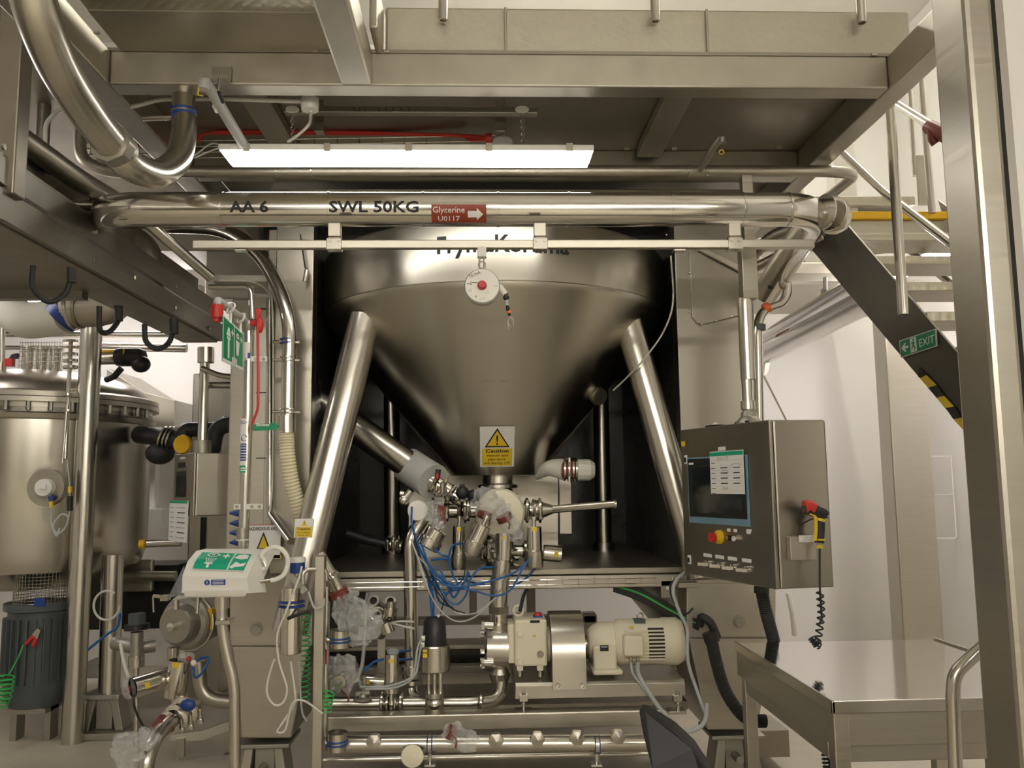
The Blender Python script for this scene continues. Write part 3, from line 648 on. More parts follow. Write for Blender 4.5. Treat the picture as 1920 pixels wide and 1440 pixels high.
# ================================================================== HOPPER
DZ = 4.92; c = W(930, 908, DZ); CX = c.x; CY = DZ
t = T('hopper_tank', 'huge brushed steel conical hopper standing on four tubular legs', 'tank', (CX, CY, 1.0))
ZS = 2.456; ZBt = 1.552; R0 = .985; R1 = .265
m_ = M(); m_.lathe([(R0, ZS+.0), (R0, 2.73), (R0-.02, 2.76), (0, 2.78)], (CX, CY, 0), (0, 0, 1), seg=160); m_.obj('shell', CO, t)
m_ = M(); m_.lathe([(0, ZBt), (R1-.01, ZBt), (R1, ZBt+.012), (R0-.02, ZS-.035), (R0-.004, ZS-.016), (R0, ZS)], (CX, CY, 0), (0, 0, 1), seg=160); m_.obj('cone', CO, t)
m_ = M(); m_.lathe([(R0, ZS-.003), (R0+.0025, ZS), (R0, ZS+.003)], (CX, CY, 0), (0, 0, 1), seg=160); m_.obj('weld_seam', TB, t)
def cylfn(px, py, R):
    d = CY-R; z0 = W(px, py, d).z; a0 = math.asin(max(-1, min(1, (W(px, py, d).x-CX)/R))); return lambda a, b, k=0: V((CX+math.sin(a0+a*S(d)/R)*(R+.002+k), CY-math.cos(a0+a*S(d)/R)*(R+.002+k), z0+b*S(d)))
fn = cylfn(945, 471, R0); m_ = M(); m_.text(fn, 'FrymaKoruma', 0, 0, 34, BKI, width=262, bold=True); m_.obj('logo_lettering', BKI, t, label='dark FrymaKoruma lettering behind the rail')
# sticker on the cone
ct = (R0-R1)/(ZS-ZBt)
def conefn(px, py, sc_=1):
    d = CY-.45; z0 = W(px, py, d).z; 
    def fn(a, b, k=0):
        h = b*S(d)*1.0; z = z0+h; R = R1+(z-ZBt)*ct+.003+k; an = (W(px, py, d).x-CX)/R+a*S(d)/R
        return V((CX+math.sin(an)*R, CY-math.cos(an)*R, z))
    return fn
fn = conefn(932, 874); m_ = M(); m_.rect(fn, -32, 0, 34, 74, WH, 8, 4); f1 = lift(fn, .0015); f2 = lift(fn, .003); f3 = lift(fn, .0045)
m_.rect(f1, -28, 2, 30, 34, YL, 8, 4); m_.trap(f1, -23, 25, 36, .5, 1.5, 70, BKI, 6, 6); m_.trap(f2, -18.5, 20.5, 38.5, .9, 1.1, 66, YL, 6, 6)
m_.text(f3, '!', 1, 41, 17, BKI, width=3.6, bold=True); m_.text(f2, 'Caution', 1, 26.5, 6.5, BKI, width=44, bold=True); m_.text(f2, 'Vessels and', 1, 19, 4.6, BKI, width=42); m_.text(f2, 'pipe-work', 1, 12, 4.6, BKI, width=34); m_.text(f2, 'hot during CIP', 1, 5, 4.6, BKI, width=50)
m_.obj('caution_sticker', WH, t, label='yellow Caution vessels and pipe-work hot sticker')
q = M(); p = W(1120, 742, 4.62); q.lathe([(0, -.03), (.045, -.03), (.05, -.01), (.04, .03)], p, (-.5, .85, .35), BR, 24); q.obj('side_port', BR, t)
M().wt([(1258, 480, 4.15), (1262, 565, 4.15), (1245, 620, 4.2), (1212, 668, 4.25), (1178, 705, 4.4), (1150, 732, 4.5)], 1.6, CW, spl=True, seg=8).obj('probe_cable', CW, t)
# legs
def leg(P, Q, r, mt=TB):
    q = M(); P = V(P); Q = V(Q); q.cyl(P, Q, r, mt=mt, seg=32); return q
LA = W(678, 622, 4.35); LBt = W(588, 995, 4.22); dirn = (LBt-LA).normalized()
leg(LA-dirn*.08, LBt+dirn*.48, .082).obj('leg', TB, t)
RA = W(1186, 632, 4.45); RBt = W(1291, 1000, 4.35); dirn = (RBt-RA).normalized()
leg(RA-dirn*.1, RBt+dirn*.22, .075).obj('leg', TB, t)
for px, x2 in ((734, 736), (1126, 1133)):
    a = W(px, 730, 5.6); b = W(x2, 1046, 5.6); m_ = leg(a+V((0, 0, .1)), b, .052); m_.cyl(b+V((0, 0, .10)), b, .07, seg=28); m_.obj('leg', TB, t)
fl = str  # sticker on left leg
o_ = W(570, 990, 4.13); u_ = V((1, .0, 0)); m_ = M(); fn = lambda a, b, k=0: o_+V((a*S(4.13)+b*S(4.13)*.06, -.006-k, b*S(4.13)))
m_.rect(fn, -17, -17, 17, 17, WH, 1, 1); f1 = lift(fn, .001); f2 = lift(fn, .002); m_.rect(f1, -15, -16, 16, 2, YL, 1, 1); m_.trap(f1, -5, 6, 4, .4, .6, 15, YL, 2, 2); m_.text(f2, 'Caution', .5, -3.5, 4.5, BKI, width=23); m_.text(f2, 'Hot surfaces', .5, -9, 2.6, BKI, width=23); m_.text(f2, 'during CIP', .5, -14, 2.6, BKI, width=19); m_.text(f2, '!', .5, 5.5, 6, BKI)
m_.obj('leg_sticker', WH, t, label='small yellow Caution sticker on the leg by the cream hose')

# ================================================================== HOPPER HOUSING
ZL = 1.067
t = T('machine_frame', 'tall stainless steel frame with dark interior enclosing the hopper', 'frame', (CX, 4.4, 0))
xa = W(512, 740, 4.4).x; xb = W(584, 740, 4.4).x; xc = W(1274, 740, 4.4).x; xd = W(1421, 740, 4.4).x
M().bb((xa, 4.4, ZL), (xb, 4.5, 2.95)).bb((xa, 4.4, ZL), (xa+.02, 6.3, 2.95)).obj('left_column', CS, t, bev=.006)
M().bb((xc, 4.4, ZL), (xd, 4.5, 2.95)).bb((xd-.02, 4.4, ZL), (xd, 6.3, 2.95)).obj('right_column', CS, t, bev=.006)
M().bb((xb-.03, 4.5, ZL), (xb, 6.3, 2.9)).bb((xc, 4.5, ZL), (xc+.03, 6.3, 2.9)).bb((xb, 6.2, ZL), (xc, 6.25, 2.9)).obj('interior_panel', BK, t)  # black colour stands in for steel walls left unlit
M().bb((xa, 4.3, 2.97), (xd, 4.38, 3.03)).bb((xa-.2, 4.9, 2.9), (xd, 4.92, 3.05), BK).obj('top_rail', BH, t, bev=.004)  # black sheet behind the rail paints in the dark void
M().bb((xa, 4.45, ZL-.03), (xd, 6.3, ZL)).obj('base_ledge', DK, t, bev=.004)
M().bb((xa, 4.45, ZL-.10), (xd, 4.52, ZL-.035)).obj('base_beam', BR, t, bev=.006)
m_ = M(); z1 = ZL-.03
for k in range(2): m_.tube([(xb, 4.4, z1-.02-k*.025), (xc-.15, 4.4, z1-.02-k*.025)], .0025, seg=5)
for i in range(24): m_.tube([(xb+.08*i, 4.4, z1-.01), (xb+.08*i, 4.4, z1-.05)], .002, seg=5)
m_.obj('wire_tray', PO, t)
# hatch on right column
m_ = M(); f_ = facing(1338, 540, 4.39, 1); P = [(-46, 90), (62, 90), (62, -52), (-22, -72), (-34, -70), (-44, -58)]
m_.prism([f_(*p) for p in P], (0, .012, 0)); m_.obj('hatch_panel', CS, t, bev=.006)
m_ = M()
for px, py in ((1293, 475), (1293, 511), (1294, 548), (1295, 585), (1316, 608), (1343, 601), (1372, 593), (1250, 440)): p = W(px, py, 4.385); m_.sph(p, .006, PO, seg=8, rings=6)
m_.obj('bolt', PO, t)
# gusset plate light diagonal
m_ = M(); m_.prism(PW([(1310, 468, 4.36), (1400, 515, 4.36), (1412, 510, 4.36), (1322, 466, 4.36)]), (0, .02, 0)); m_.obj('gusset', BR, t)
# pedestals
def ped(px0, px1, py0, py1, bx0, bx1, pyb, d, hx, hy, lab):
    q = M(); a = [W(px0, py0, d), W(px1, py0, d), W(px1, py1, d), W(px0, py1, d)]; q.prism(a, (0, .55, 0)); 
    b = [W(px0+4, py1, d+.02), W(px1-6, py1, d+.02), W(bx1, pyb, d+.02), W(bx0, pyb, d+.02)]; q.prism(b, (0, .5, 0)); q.obj('pedestal', BR, t, bev=.008)
    q = M(); p = W(hx, hy, d); q.cyl(p-V((0, .02, 0)), p, .026, seg=6, smooth=False).cyl(p-V((0, .005, 0)), p, .034, seg=24); q.obj('hex_bolt', CA, t)
    q = M(); c_ = W((bx0+bx1)/2, pyb, d+.1); q.bb((c_.x-.135, d, c_.z-.02), (c_.x+.135, d+.28, c_.z)); z = c_.z-.02
    for s1 in (-1, 1): q.prism([(c_.x+s1*.05, d+.05, z), (c_.x+s1*.09, d+.05, z), (c_.x+s1*.13, d+.03, .03), (c_.x+s1*.07, d+.03, .03)], (0, .16, 0))
    q.bb((c_.x-.05, d+.08, .03), (c_.x+.05, d+.2, z)); q.cyl((c_.x, d+.09, z*.55), (c_.x, d-.01, z*.55), .02, seg=12)
    q.bb((c_.x-.16, d-.06, 0), (c_.x+.16, d+.3, .03))
    for s1 in (-1, 1): q.cyl((c_.x+s1*.13, d-.03, .03), (c_.x+s1*.13, d-.03, .06), .012, seg=6)
    q.obj('foot_casting', CA, t, bev=.004)
ped(430, 585, 1085, 1212, 452, 546, 1385, 4.38, 481, 1180, 'left')
ped(1287, 1455, 1085, 1196, 1327, 1421, 1369, 4.42, 1385, 1166, 'right')
M().wb(1272, 1092, 1310, 1102, 4.35, .3).wb(1268, 1086, 1455, 1094, 4.4, .5).obj('pedestal_cap', BR, t, bev=.003)
# undercarriage members
m_ = M()
m_.wb(620, 1100, 1205, 1106, 4.5, .06)
m_.obj('lower_rail', BR, t, bev=.004)
for (x0, x1, y0, y1, d) in ((880, 894, 1100, 1165, 5.9), (988, 1004, 1065, 1165, 5.9)): M().wb(x0, y0, x1, y1, d, .08).obj('strut', DK, t, bev=.004)
M().wb(600, 1158, 1120, 1172, 5.9, .1).wb(1095, 1150, 1118, 1215, 5.9, .1).obj('rear_cross_member', DK, t, bev=.004)
M().wb(580, 1208, 1290, 1216, 5.6, .25, BR).obj('rear_tray', BR, t, bev=.003)
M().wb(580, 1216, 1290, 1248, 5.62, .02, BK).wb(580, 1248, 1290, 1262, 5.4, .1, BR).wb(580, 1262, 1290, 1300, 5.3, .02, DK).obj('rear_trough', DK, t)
M().wb(598, 1338, 1240, 1368, 4.12, .09).obj('front_sill', BR, t, bev=.006)
M().wb(600, 1322, 1290, 1338, 4.6, .5, DK).obj('drip_tray', DK, t)
m_ = M(); m_.prism([W(1160, 1092, 4.6), W(1268, 1092, 4.6), W(1300, 1240, 4.6), W(1283, 1240, 4.6)], (0, .03, 0)); m_.obj('side_gusset', DK, t)
m_ = M(); m_.prism([W(612, 1090, 4.8), W(690, 1090, 4.8), W(665, 1215, 4.8), W(612, 1215, 4.8)], (0, .03, 0)); m_.obj('side_gusset', BK, t)
# light steel box behind valves
t = T('valve_backing_box', 'pale steel box mounted behind the valve cluster under the hopper', 'box', W(900, 1060, 5.2))
m_ = M(); m_.prism(PW([(835, 868, 5.3), (1048, 868, 5.3), (1048, 1064, 5.3), (765, 1064, 5.3), (765, 930, 5.3)]), (0, .25, 0)); m_.obj('box_body', BR, t, bev=.006)
M().wb(1048, 875, 1072, 1002, 5.35, .2).obj('side_box', BR, t, bev=.004)
# ================================================================== VALVE CLUSTER UNDER THE HOPPER
def actuator(label, x0, y0, x1, y1, d, r, group=None, collar=.45, tag=None, d2=None, m1=None, cap=True, stem=None):
    "valve actuator can: from the stem end (x0,y0) to the closed end (x1,y1)"
    d2 = d if d2 is None else d2
    t = T('valve_actuator', label, 'valve actuator', W(x1, y1, d2), group)
    A_ = W(x0, y0, d); B_ = W(x1, y1, d2); ax = (B_-A_).normalized(); L = (B_-A_).length; R_ = r*S(d)
    m_ = M(); m_.lathe([(0, 0), (R_*.9, 0), (R_, R_*.1), (R_, L*(1-collar))], A_, ax, PO, 28); m_.obj('cylinder', m1 or PO, t)
    if collar:
        m_ = M(); m_.lathe([(R_, L*(1-collar)), (R_*1.14, L*(1-collar)+.003), (R_*1.14, L-.006), (R_*1.05, L), (0, L)], A_, ax, TB, 28); m_.obj('collar', BR, t)
    m_ = M(); m_.cyl(A_-ax*.05, A_, R_*.28, mt=PO).cyl(A_-ax*.05, A_-ax*.035, R_*.5, seg=16); m_.obj('stem', PO, t)
    if tag is not None:
        tv = V((0, -1, 0)); tv = (tv-ax*tv.dot(ax)).normalized(); c_ = A_+ax*L*tag+tv*(R_+.0012); s_ = ax.cross(tv)
        m_ = M(); m_.add([c_-s_*R_*.32-ax*R_*.26, c_+s_*R_*.32-ax*R_*.26, c_+s_*R_*.32+ax*R_*.26, c_-s_*R_*.32+ax*R_*.26], [(0, 1, 2, 3)], YL); m_.obj('yellow_tag', YL, t, label='small yellow tag')
    return t
def triclamp(m_, c, ax, r, w_=.02):
    ax = V(ax).normalized(); c = V(c)
    m_.lathe([(r*.8, -w_), (r, -w_*.5), (r*1.12, -w_*.4), (r*1.12, w_*.4), (r, w_*.5), (r*.8, w_)], c, ax, None, 28)
    u, v, _ = frame(ax); p = c+u*r*1.25; m_.cyl(p-v*r*.35, p+v*r*.45, r*.12, seg=8); m_.cyl(p+v*r*.45, p+v*r*.75, r*.2, seg=8)
def bag(name, label, pts, rad, bands=(), seed=0, group=None):
    t = T(name, label, 'plastic bag', W(*pts[0]), group); m_ = M(); P = PW(pts); dd = pts[0][2]; n = len(P)
    Q = []; RR = []
    for i in range(n-1):
        for k in range(7): f = k/7; Q.append(P[i].lerp(P[i+1], f)); RR.append(rad[i]*(1-f)+rad[i+1]*f)
    Q.append(P[-1]); RR.append(rad[-1]); seg = 30; vs = []; ax = (P[-1]-P[0]).normalized(); u, v, _ = frame(ax)
    for i, (q, r_) in enumerate(zip(Q, RR)):
        for k in range(seg):
            a_ = 2*PI*k/seg; dr = u*math.cos(a_)+v*math.sin(a_); x = V((math.cos(a_)*2.2, math.sin(a_)*2.2, i*.33+seed*7))
            nn = noise.noise(x)*.3+(abs(noise.noise(V((x.x*2.6, x.y*2.6, i*.16+seed))))-.2)*.75
            vs.append(q+dr*(r_*S(dd))*(1+nn)+ax*noise.noise(x*1.7+V((9, 9, 9)))*.012)
    m_.add(vs, [(i*seg+k, i*seg+(k+1) % seg, (i+1)*seg+(k+1) % seg, (i+1)*seg+k) for i in range(len(Q)-1) for k in range(seg)], BG, True); m_.obj('film', BG, t)
    for (px, py, r_, ax_) in bands:
        m_ = M(); c_ = W(px, py, dd); a_ = V(ax_).normalized()
        for o in (-.011, 0, .011): m_.torus(c_+a_*o, a_, r_*S(dd), .0065, RU, seg=24)
        m_.tube([c_+V((.01, -r_*S(dd), 0)), c_+V((.025, -r_*S(dd)-.004, -.03)), c_+V((.02, -r_*S(dd)-.004, -.055))], .0045, RU, seg=6)
        m_.obj('rubber_band', RU, t, label='dark red rubber band')
    return t
VD = 4.5
t = T('outlet_valve', 'stainless outlet valve block under the hopper cone with round cream cover', 'valve', W(940, 960, 4.6))
m_ = M(); a = W(933, 893, 4.8); b = W(933, 925, 4.8); m_.cyl(a+V((0, 0, .03)), b-V((0, 0, .1)), .085); triclamp(m_, a.lerp(b, .6), (0, 0, 1), .10, .02); m_.obj('outlet_neck', TB, t)
m_ = M(); c_ = W(938, 962, 4.53); m_.lathe([(0, 0), (.05, 0), (.118, .012), (.13, .03), (.13, .08), (0, .08)], c_-V((0, .03, 0)), (0, 1, 0), CR, 40); m_.obj('cream_cover', CR, t, label='round cream plastic cover')
m_ = M(); m_.cyl(c_+V((0, .05, 0)), c_+V((0, .3, 0)), .10); m_.tube(PW([(800, 958, 4.6), (1000, 957, 4.6)]), .038, seg=24)
for px in (812, 838, 862, 872, 878, 968, 988, 1001, 1012): triclamp(m_, W(px, 957, 4.6), (1, 0, 0), .052 if px % 4 else .06, .014)
m_.obj('valve_body', PO, t)
m_ = M(); p = W(1000, 957, 4.6); q = W(1037, 955, 4.58); m_.cyl(p, q, .062, .022); m_.cyl(q, W(1154, 945, 4.45), .021); m_.cyl(W(1151, 945, 4.45), W(1155, 945, 4.45), .026); m_.obj('sampling_lance', TB, t)
m_ = M(); m_.tube(PW([(937, 1000, 4.62), (937, 1060, 4.62)]), .075, seg=28); 
for py in (1012, 1030, 1048, 1062): triclamp(m_, W(937, py, 4.62), (0, 0, 1), .095, .014)
m_.tube(PW([(900, 1030, 4.6), (1015, 1034, 4.6)]), .03)
for px in (905, 916, 985, 1000, 1010): triclamp(m_, W(px, 1032, 4.6), (1, 0, 0), .05, .014)
m_.obj('lower_body', PO, t)
m_ = M(); c_ = W(965, 935, 4.55); m_.bb(c_-V((.022, .01, .022)), c_+V((.022, .01, .022))); m_.sph(c_-V((0, .012, 0)), .011, PB); m_.obj('sensor', TB, t, bev=.003)
G = 'small cylindrical valve actuators round the hopper outlet'
actuator('tilted dull actuator below the white dome cap above the blue tubes', 820, 992, 800, 1026, 4.42, 20, G, .5, .75, m1=TB)
actuator('slim upright actuator beside the dull actuator with the blue tube looped to it', 861, 986, 859, 1070, 4.5, 11.5, G, .38, .07)
actuator('tilted bright actuator under the bagged cream cover', 906, 984, 881, 1038, 4.35, 16, G, .42)
actuator('slim upright actuator below the sampling lance with a blue tube plugged in', 1001, 987, 1003, 1064, 4.4, 14, G, .42, .06)
actuator('actuator lying on its side with orange tag under the sampling lance', 1018, 1036, 1052, 1039, 4.55, 15, G, 0, .7)
t = T('discharge_pipe', 'vertical stainless discharge pipe from the outlet valve down to the cream pump', 'pipe', W(937, 1180, 4.42))
a = W(945, 1000, 4.40); b = W(944, 1050, 4.40); M().cyl(a, b, .040).wc(944, 1002, 944, 1004, 4.4, 15, TB).obj('bright_sleeve', PO, t)
M().add([W(941, 1006, 4.35), W(947, 1006, 4.35), W(947, 1011, 4.35), W(941, 1011, 4.35)], [(0, 3, 2, 1)], YL).obj('yellow_tag', YL, t)
a = W(942, 1050, 4.4); b = W(939, 1085, 4.4); M().lathe([(.042, 0), (.046, .002), (.046, (b-a).length), (0, (b-a).length)], a, b-a, TB, 28).obj('collar', TB, t)
m_ = M(); m_.wc(937, 1080, 935, 1142, 4.42, 17, TB); m_.wc(935, 1136, 935, 1150, 4.42, 20.5, DK, seg=6); m_.wc(935, 1150, 935, 1170, 4.42, 14.5, PO); m_.wc(935, 1168, 935, 1186, 4.42, 17, TB); m_.obj('down_pipe', TB, t)
# bags
bag('plastic_bag', 'clear plastic bag draped over the upper part of the round cream cover', [(898, 915, 4.42), (903, 935, 4.42), (925, 952, 4.42), (935, 975, 4.42)], [7, 24, 24, 14], [(909, 966, 12, (.3, .2, 1))], 1)
bag('plastic_bag', 'small clear bag with red band below the cream cover over the discharge pipe', [(938, 950, 4.38), (949, 972, 4.38), (962, 995, 4.38), (972, 1013, 4.38)], [16, 14, 15, 6], [(946, 971, 13, (.5, .2, -1))], 2)
bag('plastic_bag', 'short clear bag tied over the pipe stub next to the white dome cap', [(798, 958, 4.4), (812, 960, 4.4), (832, 960, 4.4)], [15, 16, 12], [(827, 962, 13, (1, .2, 0))], 3)
bag('plastic_bag', 'little clear bag hanging above the tilted dull actuator', [(826, 965, 4.38), (824, 982, 4.38), (820, 992, 4.38)], [9, 10, 6], [], 4)
m_ = M(); m_.lathe([(0, -.012), (.05, -.01), (.053, .01), (0, .02)], W(783, 957, 4.45), (0, 1, 0), WP, 28); m_.obj('white_cap', WP, cat='cap', label='white plastic dome cap with red mark above the bend of the vertical pipe')
# sampling nozzle with white insulated elbow, right of the cone
t = T('vacuum_nozzle', 'white-sleeved nozzle with steel clamp poking out beside the cone bottom', 'nozzle', W(1060, 882, 4.75))
m_ = M(); m_.tube(PW([(1005, 892, 4.85), (1030, 878, 4.75), (1060, 880, 4.7)]), 18*S(4.75), WP, 24, spl=True, rf=lambda u: (8+13*u)*S(4.75)); m_.obj('white_sleeve', WP, t)
m_ = M()
for px in (1056, 1064, 1072, 1078): m_.wc(px, 880, px+3, 880, 4.7, 22, PO)
m_.wc(1052, 880, 1084, 881, 4.7, 18, RU); m_.wc(1068, 858, 1068, 903, 4.66, 4, PO); m_.obj('clamp', PO, t)
m_ = M(); a = W(1082, 881, 4.7); m_.lathe([(0, 0), (20*S(4.7), 0), (20*S(4.7), .07), (14*S(4.7), .095), (0, .10)], a, (1, 0, -.02), WP, 12, False); m_.obj('white_cap', WP, t)
# thick tube arriving from upper left w/ grey sleeve
t = T('feed_pipe', 'fat slanting stainless pipe ending in a grey sleeve beside the cone', 'pipe', W(740, 860, 4.7))
M().cyl(W(600, 755, 4.75), W(775, 878, 4.6), 28*S(4.75), 26*S(4.6), seg=36).obj('pipe_run', TB, t)
M().cyl(W(765, 872, 4.66), W(812, 903, 4.5), 33*S(4.6), 33*S(4.6), seg=36).obj('grey_sleeve', GP, t)
t = T('sensor_manifold', 'cluster of small pressure sensors and fittings between the grey sleeve and cream cover', 'fitting', W(840, 920, 4.5))
m_ = M(); m_.cyl(W(806, 900, 4.52), W(862, 935, 4.5), .042); m_.tube(PW([(815, 905, 4.5), (818, 925, 4.45), (828, 925, 4.42), (830, 905, 4.4)]), .014, spl=True)
for f in (.15, .4, .7): triclamp(m_, W(806, 900, 4.5).lerp(W(862, 935, 4.5), f), W(862, 935, 4.5)-W(806, 900, 4.5), .052, .012)
m_.wc(755, 938, 770, 920, 4.45, 8).wc(750, 925, 772, 928, 4.45, 5); m_.sph(W(757, 937, 4.45), .03); m_.obj('manifold_body', PO, t)
m_ = M(); m_.sph(W(867, 924, 4.45), .035, PB).sph(W(888, 930, 4.45), .034, PB).wc(822, 880, 820, 896, 4.45, 5).wc(866, 908, 868, 920, 4.45, 5).sph(W(848, 934, 4.42), .014); m_.obj('sensor_head', PB, t)
m_ = M(); m_.wt([(842, 893, 4.42), (833, 920, 4.42), (828, 942, 4.4)], 1.2, PO, 6); m_.sph(W(820, 893, 4.42), .008, RD, (1, 1, 2)); m_.obj('lanyard', PO, t)
# ball valve on left rear leg + black rod
t = T('drain_valve', 'black insulated stub pipe with clamp valve beside the rear hopper leg', 'valve', W(735, 1020, 5.0))
M().wt([(650, 1000, 5.0), (690, 1012, 5.0), (728, 1020, 5.0)], 9, PB).obj('insulated_stub', PB, t)
m_ = M(); m_.wc(724, 1019, 752, 1024, 4.98, 11, TB); 
for px in (728, 738, 746): triclamp(m_, W(px, 1020, 4.98), (1, .0, 0), .045, .012)
m_.wc(738, 1006, 738, 1035, 4.95, 4); m_.obj('valve_body', PO, t)
t = T('vertical_pipe', 'vertical stainless pipe descending beside the blue tubes to the lower line', 'pipe', W(771, 1280, 4.45))
m_ = M(); m_.wt([(800, 962, 4.5), (768, 1010, 4.45), (772, 1220, 4.45), (772, 1262, 4.45)], 12.5, TB, fil=.06, seg=24); m_.obj('pipe_run', TB, t)
m_ = M(); 
for py in (1252, 1266, 1278): m_.wc(772, py-4, 772, py+4, 4.45, 19 if py != 1266 else 17, TB)
m_.obj('union', TB, t)
M().wt([(772, 1280, 4.45), (775, 1305, 4.4), (800, 1318, 4.35)], 10, TB, spl=True, seg=20).obj('elbow', TB, t)
# pneumatic tubes
BP = [[(772, 950, 4.4), (773, 985, 4.38), (790, 1035, 4.36), (812, 1068, 4.34), (850, 1105, 4.32), (868, 1095, 4.32), (878, 1070, 4.32)],
 [(866, 1019, 4.4), (848, 1024, 4.34), (842, 1050, 4.34), (850, 1080, 4.34), (858, 1098, 4.34), (835, 1112, 4.34), (808, 1090, 4.34)],
 [(924, 1063, 4.36), (900, 1066, 4.33), (882, 1086, 4.33), (874, 1115, 4.33), (856, 1133, 4.33), (835, 1120, 4.33), (812, 1080, 4.34)],
 [(992, 1047, 4.34), (978, 1070, 4.32), (958, 1105, 4.32), (930, 1117, 4.31), (890, 1108, 4.32), (845, 1095, 4.32), (800, 1060, 4.34)],
 [(1003, 1066, 4.42), (985, 1085, 4.45), (955, 1100, 4.45), (905, 1096, 4.45), (860, 1085, 4.4)],
 [(808, 1050, 4.35), (830, 1048, 4.34), (845, 1050, 4.36)], [(815, 1030, 4.35), (828, 1040, 4.34), (842, 1044, 4.36)],
 [(775, 990, 4.36), (785, 1040, 4.36), (800, 1075, 4.36), (806, 1110, 4.36), (810, 1157, 4.34)], [(778, 1000, 4.37), (790, 1050, 4.35), (804, 1085, 4.35), (812, 1120, 4.35), (813, 1157, 4.34)],
 [(805, 1060, 4.37), (815, 1100, 4.37), (825, 1128, 4.37), (850, 1140, 4.36)],
 [(790, 1020, 4.33), (812, 1075, 4.31), (845, 1100, 4.3), (895, 1095, 4.3), (950, 1080, 4.3), (985, 1060, 4.33)], [(880, 1075, 4.4), (862, 1105, 4.36), (850, 1120, 4.34), (838, 1095, 4.33), (822, 1060, 4.34)]]
LBL = ['white dome cap', 'slim upright actuator', 'discharge pipe collar', 'actuator below the sampling lance', 'back of the actuator below the lance', 'dull tilted actuator, lower one', 'dull tilted actuator, upper one', 'black positioner, rear one', 'black positioner, front one', 'wire bundle in the middle', 'long sweep nearest below the actuators', 'short loop behind the slim upright actuator']
for p_, l_ in zip(BP, LBL): M().wt(p_, 1.9, BT, seg=8, spl=True).obj('air_tube', BT, cat='tube', label='blue air tube at the '+l_, group='blue air tubes under the hopper outlet')
GPT = [([(775, 1000, 4.35), (800, 1075, 4.34), (840, 1135, 4.33), (872, 1150, 4.33)], BKI, 'thin black wire falling from below the white dome cap'), ([(873, 1045, 4.4), (868, 1085, 4.35), (840, 1110, 4.35), (826, 1150, 4.35)], BKI, 'thin black wire looping under the slim upright actuator'),
 ([(785, 1060, 4.34), (815, 1130, 4.3), (850, 1163, 4.3), (885, 1160, 4.3), (915, 1135, 4.3), (940, 1110, 4.32)], GW, 'grey cable sagging in a long loop to the discharge pipe'), ([(852, 1148, 4.3), (872, 1152, 4.3), (895, 1148, 4.3), (925, 1125, 4.3)], GW, 'shorter grey cable loop above the black positioner'),
 ([(770, 1010, 4.33), (785, 1050, 4.33), (805, 1110, 4.33)], CW, 'pale cable beside the vertical pipe'), ([(780, 1040, 4.33), (800, 1060, 4.33), (830, 1090, 4.33), (900, 1110, 4.33)], GW, 'thin grey wire running closest under the actuators'), ([(805, 1070, 4.33), (822, 1100, 4.33), (838, 1130, 4.33), (858, 1148, 4.33)], BKI, 'second thin black wire in the hanging bundle')]
for p_, m1, l_ in GPT: M().wt(p_, 1.1 if m1 is BKI else 1.5, m1, seg=6, spl=True).obj('signal_cable', m1, cat='cable', label=l_, group='signal cables under the hopper outlet')
M().wt([(975, 1145, 4.35), (985, 1110, 4.45), (1010, 1085, 4.5), (1100, 1078, 4.5), (1180, 1090, 4.5)], 3.2, RB, spl=True).obj('power_cable', RB, cat='cable', label='black cable rising from the pump eyebolt to the ledge')

# ================================================================== PUMP SKID
PD = 4.4; t = T('pump_base', 'folded stainless base plate carrying the cream pump and motor', 'base', W(1120, 1310, 4.3))
a = W(966, 1281, 4.22); b = W(1284, 1276, 4.22); zt = a.z; zb = W(1120, 1308, 4.22).z; 
M().prism([(a.x, 4.22, zb), (a.x, 4.22, zt-.012), (a.x, 4.232, zt), (a.x, 4.62, zt), (a.x, 4.632, zt-.012), (a.x, 4.632, zb)], (b.x-a.x, 0, 0)).obj('base_plate', BR, t, bev=.003)
for px in (982, 1271):
    m_ = M(); m_.wb(px-8, 1304, px+8, 1316, 4.19, .03); m_.wc(px, 1298, px, 1306, 4.2, 4, CA, seg=6); m_.wc(px, 1314, px, 1334, 4.2, 3); m_.wc(px, 1318, px, 1323, 4.2, 6, seg=6); m_.wb(px-17, 1334, px+17, 1340, 4.17, .08); m_.obj('levelling_foot', TB, t, bev=.002)
t = T('rotary_pump', 'cream gearbox pump with bright steel rotor head and lifting eye', 'pump', W(985, 1258, PD))
yz = lambda px, py: W(px, py, PD)
m_ = M(); a = yz(913, 1216); b = yz(953, 1216); m_.cyl(a, b, .105, seg=40); m_.lathe([(0, 0), (.085, 0), (.105, .012)], a-V((.012, 0, 0)), (1, 0, 0), TB, 40); rh = m_.obj('rotor_head', TB, t)
m_ = M(); c_ = a-V((.012, 0, 0))
for an in (.6, 1.9, 3.1, 4.3, 5.4): p = c_+V((0, math.cos(an)*.085, math.sin(an)*.085)); m_.cyl(p, p-V((.022, 0, 0)), .012, seg=6, smooth=False)
for py in (1172, 1242): m_.wc(905, py, 925, py, 4.3, 7, PO); m_.wc(903, py, 908, py, 4.3, 8, PO, seg=6)
m_.obj('cap_nut', PO, rh)
m_ = M(); m_.wc(935, 1170, 935, 1190, PD, 20).cyl(yz(937, 1245), yz(937, 1262), 14*S(PD), 20*S(PD)).cyl(yz(937, 1262), yz(937, 1280), 20*S(PD), 14*S(PD)); m_.obj('suction_port', TB, t)
m_ = M(); m_.wb(952, 1170, 967, 1245, PD-.10, .2); m_.wb(965, 1162, 1026, 1250, PD-.13, .26); gb = m_.obj('gearbox', CR, t, bev=.012)
m_ = M(); 
